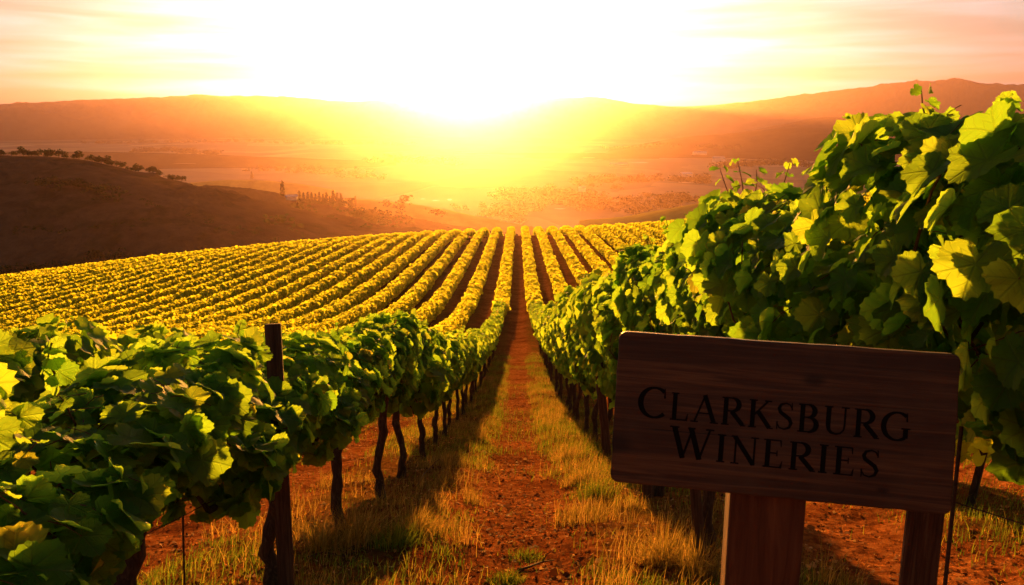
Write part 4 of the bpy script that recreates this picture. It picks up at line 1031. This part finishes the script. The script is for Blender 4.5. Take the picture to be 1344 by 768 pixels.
def wood(name, pts, n, h, label, dep=60):
    """far-off strip of woodland: one mass of tree crowns"""
    g = np.random.default_rng(n + int(pts[0][0])); VV, FF = [], []; n0 = 0
    P = [ray_hit_z(*p) for p in pts]; P = [p for p in P if p is not None]
    if len(P) < 2: return
    A = np.array([list(p) for p in P]); s = np.linspace(0, len(A) - 1, n)
    for t_ in s:
        q = np.array([np.interp(t_, np.arange(len(A)), A[:, k]) for k in range(3)]) + [g.normal(0, dep * .3), g.normal(0, dep), 0]
        q[2] = min(q[2], 1e9); V, F, U = crown(g, 'round', 80); hh = (h * 1.35 if name == 'distant_wood' else h) * g.uniform(.6, 1.25)
        q[2] = float(G(np.array([q[0]]), np.array([q[1]]))[0]) if abs(q[2] - float(G(np.array([q[0]]), np.array([q[1]]))[0])) < 12 else q[2]
        V = V * [hh * 1.5, hh * 1.5, hh] - [0, 0, hh * .35]; VV.append(V + q); FF.append(F + n0); n0 += len(V)
    tag(link(name, npmesh(name, np.concatenate(VV), np.concatenate(FF), M['treeleaf'])), label, 'woodland', kind='stuff')
wood('distant_wood', [(180, 199), (230, 198), (290, 203)], 60, 26, 'dim strip of far woodland behind the left hill crest')
wood('distant_wood', [(480, 212), (520, 210), (560, 214), (600, 216)], 60, 24, 'hazy wood strip in the valley below and left of the sun')
wood('distant_wood', [(660, 262), (700, 258), (740, 262), (780, 268)], 70, 20, 'orange hazed wood over the low dome in mid valley')
wood('distant_wood', [(940, 220), (980, 217), (1020, 214), (1070, 222)], 80, 22, 'dark line of trees in the valley at the right above the vine leaves')
wood('distant_wood', [(800, 272), (850, 268), (900, 262)], 50, 16, 'low trees at the foot of the pale slope right of centre')
wood('distant_wood', [(760, 242), (840, 238), (930, 236)], 60, 18, 'thin hedge line across the right valley floor')
wood('distant_wood', [(800, 196), (860, 193), (960, 195)], 70, 22, 'dark tree belt along the foot of the nearer hill at the right')
wood('distant_wood', [(350, 222), (420, 226), (500, 232)], 50, 16, 'tree belt crossing the valley above the lone conifer')
wood('distant_wood', [(620, 282), (660, 278), (700, 280)], 40, 14, 'small wood just beyond the middle of the vineyard crest')
wood('distant_wood', [(100, 188), (250, 187), (420, 189), (540, 190)], 90, 26, 'faint tree line far across the valley at the left')
wood('distant_wood', [(440, 285), (475, 287), (510, 290)], 40, 9, 'small copse at the foot of the golden pasture')

for pts, n_, h_, lb in (([(60, 238), (110, 242), (160, 262)], 46, 4.5, 'dark scrub patch high on the left hillside'), ([(130, 335), (165, 338)], 16, 4.5, 'round bushes low on the left hillside'),
                        ([(20, 300), (110, 300), (190, 290)], 18, 3.0, 'scattered scrub across the left hillside'), ([(195, 342), (245, 340)], 14, 4.5, 'row of low bushes near the foot of the left hillside'),
                        ([(180, 262), (300, 300), (400, 312)], 24, 3.0, 'sparse scrub down the right flank of the left hillside'), ([(20, 352), (90, 348)], 16, 4.0, 'bushes at the foot of the left hillside by the vineyard edge')):
    wood('scrub', pts, n_, h_, lb, dep=9)

def barn(px, py, w_, h_, l_, rz, label):
    p = ray_hit_z(px, py)
    if p is None: return
    e = empty('farm_building', (p.x, p.y, p.z - 0.5), rz); tag(e, label, 'building', 'small pale farm buildings in the valley')
    b = MB(); X, Y = w_ / 2, l_ / 2
    b.add([(-X, -Y, 0), (X, -Y, 0), (X, Y, 0), (-X, Y, 0), (-X, -Y, h_), (X, -Y, h_), (X, Y, h_), (-X, Y, h_), (-X, 0, h_ * 1.5), (X, 0, h_ * 1.5)],
          [(0, 1, 5, 4), (2, 3, 7, 6), (1, 2, 6, 9, 5), (3, 0, 4, 8, 7)]); link('wall', b.mesh('wall', M['barn'], False), e)
    b = MB(); o = 0.6
    for s in (-1, 1):
        b.add([(-X - o, s * (Y + o), h_ - .3), (X + o, s * (Y + o), h_ - .3), (X + o, 0, h_ * 1.5 + .05), (-X - o, 0, h_ * 1.5 + .05), (-X - o, s * (Y + o), h_ - .05), (X + o, s * (Y + o), h_ - .05), (X + o, 0, h_ * 1.5 + .35), (-X - o, 0, h_ * 1.5 + .35)],
              [(0, 1, 2, 3), (4, 5, 6, 7), (0, 1, 5, 4), (1, 2, 6, 5), (3, 0, 4, 7)])
    link('roof', b.mesh('roof', M['roof'], False), e)
barn(383, 262, 9, 3, 6, 0.2, 'small white farmhouse between the lone conifer and the tree belt')
barn(764, 252, 14, 9, 12, 0.1, 'pale square building in mid valley beside the low dome')
barn(812, 218, 60, 8, 18, 0.0, 'long bright roofed shed in the valley right of centre')
barn(918, 203, 60, 10, 22, 0.2, 'long pale building high on the right valley floor')
barn(943, 212, 40, 12, 22, -0.3, 'pale building just below the long one at the right of the valley')
barn(900, 232, 30, 8, 18, 0.4, 'lone pale shed among the fields at the right of the valley')

def pond(px, py, a, b_, rz, label):
    a *= 0.3; b_ *= 0.25
    p = ray_hit_z(px, py)
    if p is None: return
    g = random.Random(int(px)); V = [(0, 0, 0)]; n = 28
    for k in range(n):
        t_ = 2 * math.pi * k / n; q = 1 + 0.22 * math.sin(3 * t_ + px) + g.uniform(-.08, .08); V.append((a * q * math.cos(t_), b_ * q * math.sin(t_), 0))
    me = bpy.data.meshes.new('pond'); me.from_pydata(V, [], [(0, 1 + k, 1 + (k + 1) % n) for k in range(n)]); me.materials.append(M['water'])
    tag(link('pond', me, loc=(p.x, p.y, p.z + 1.2)), label, 'pond', kind='structure')
pond(555, 262, 16, 26, 0, 'small pond glinting in mid valley'); pond(572, 264, 22, 22, 0, 'middle pond glinting in mid valley'); pond(590, 263, 14, 30, 0, 'right pond glinting in mid valley')
pond(840, 214, 120, 60, 0, 'wet field shining in the right valley'); pond(900, 240, 70, 40, 0, 'flooded strip in the right valley'); pond(735, 275, 30, 18, 0, 'small pool below the low dome')
pond(140, 187, 260, 160, 0, 'wide shining wetland far at the left'); pond(240, 215, 120, 60, 0, 'pale wet field behind the left hill')
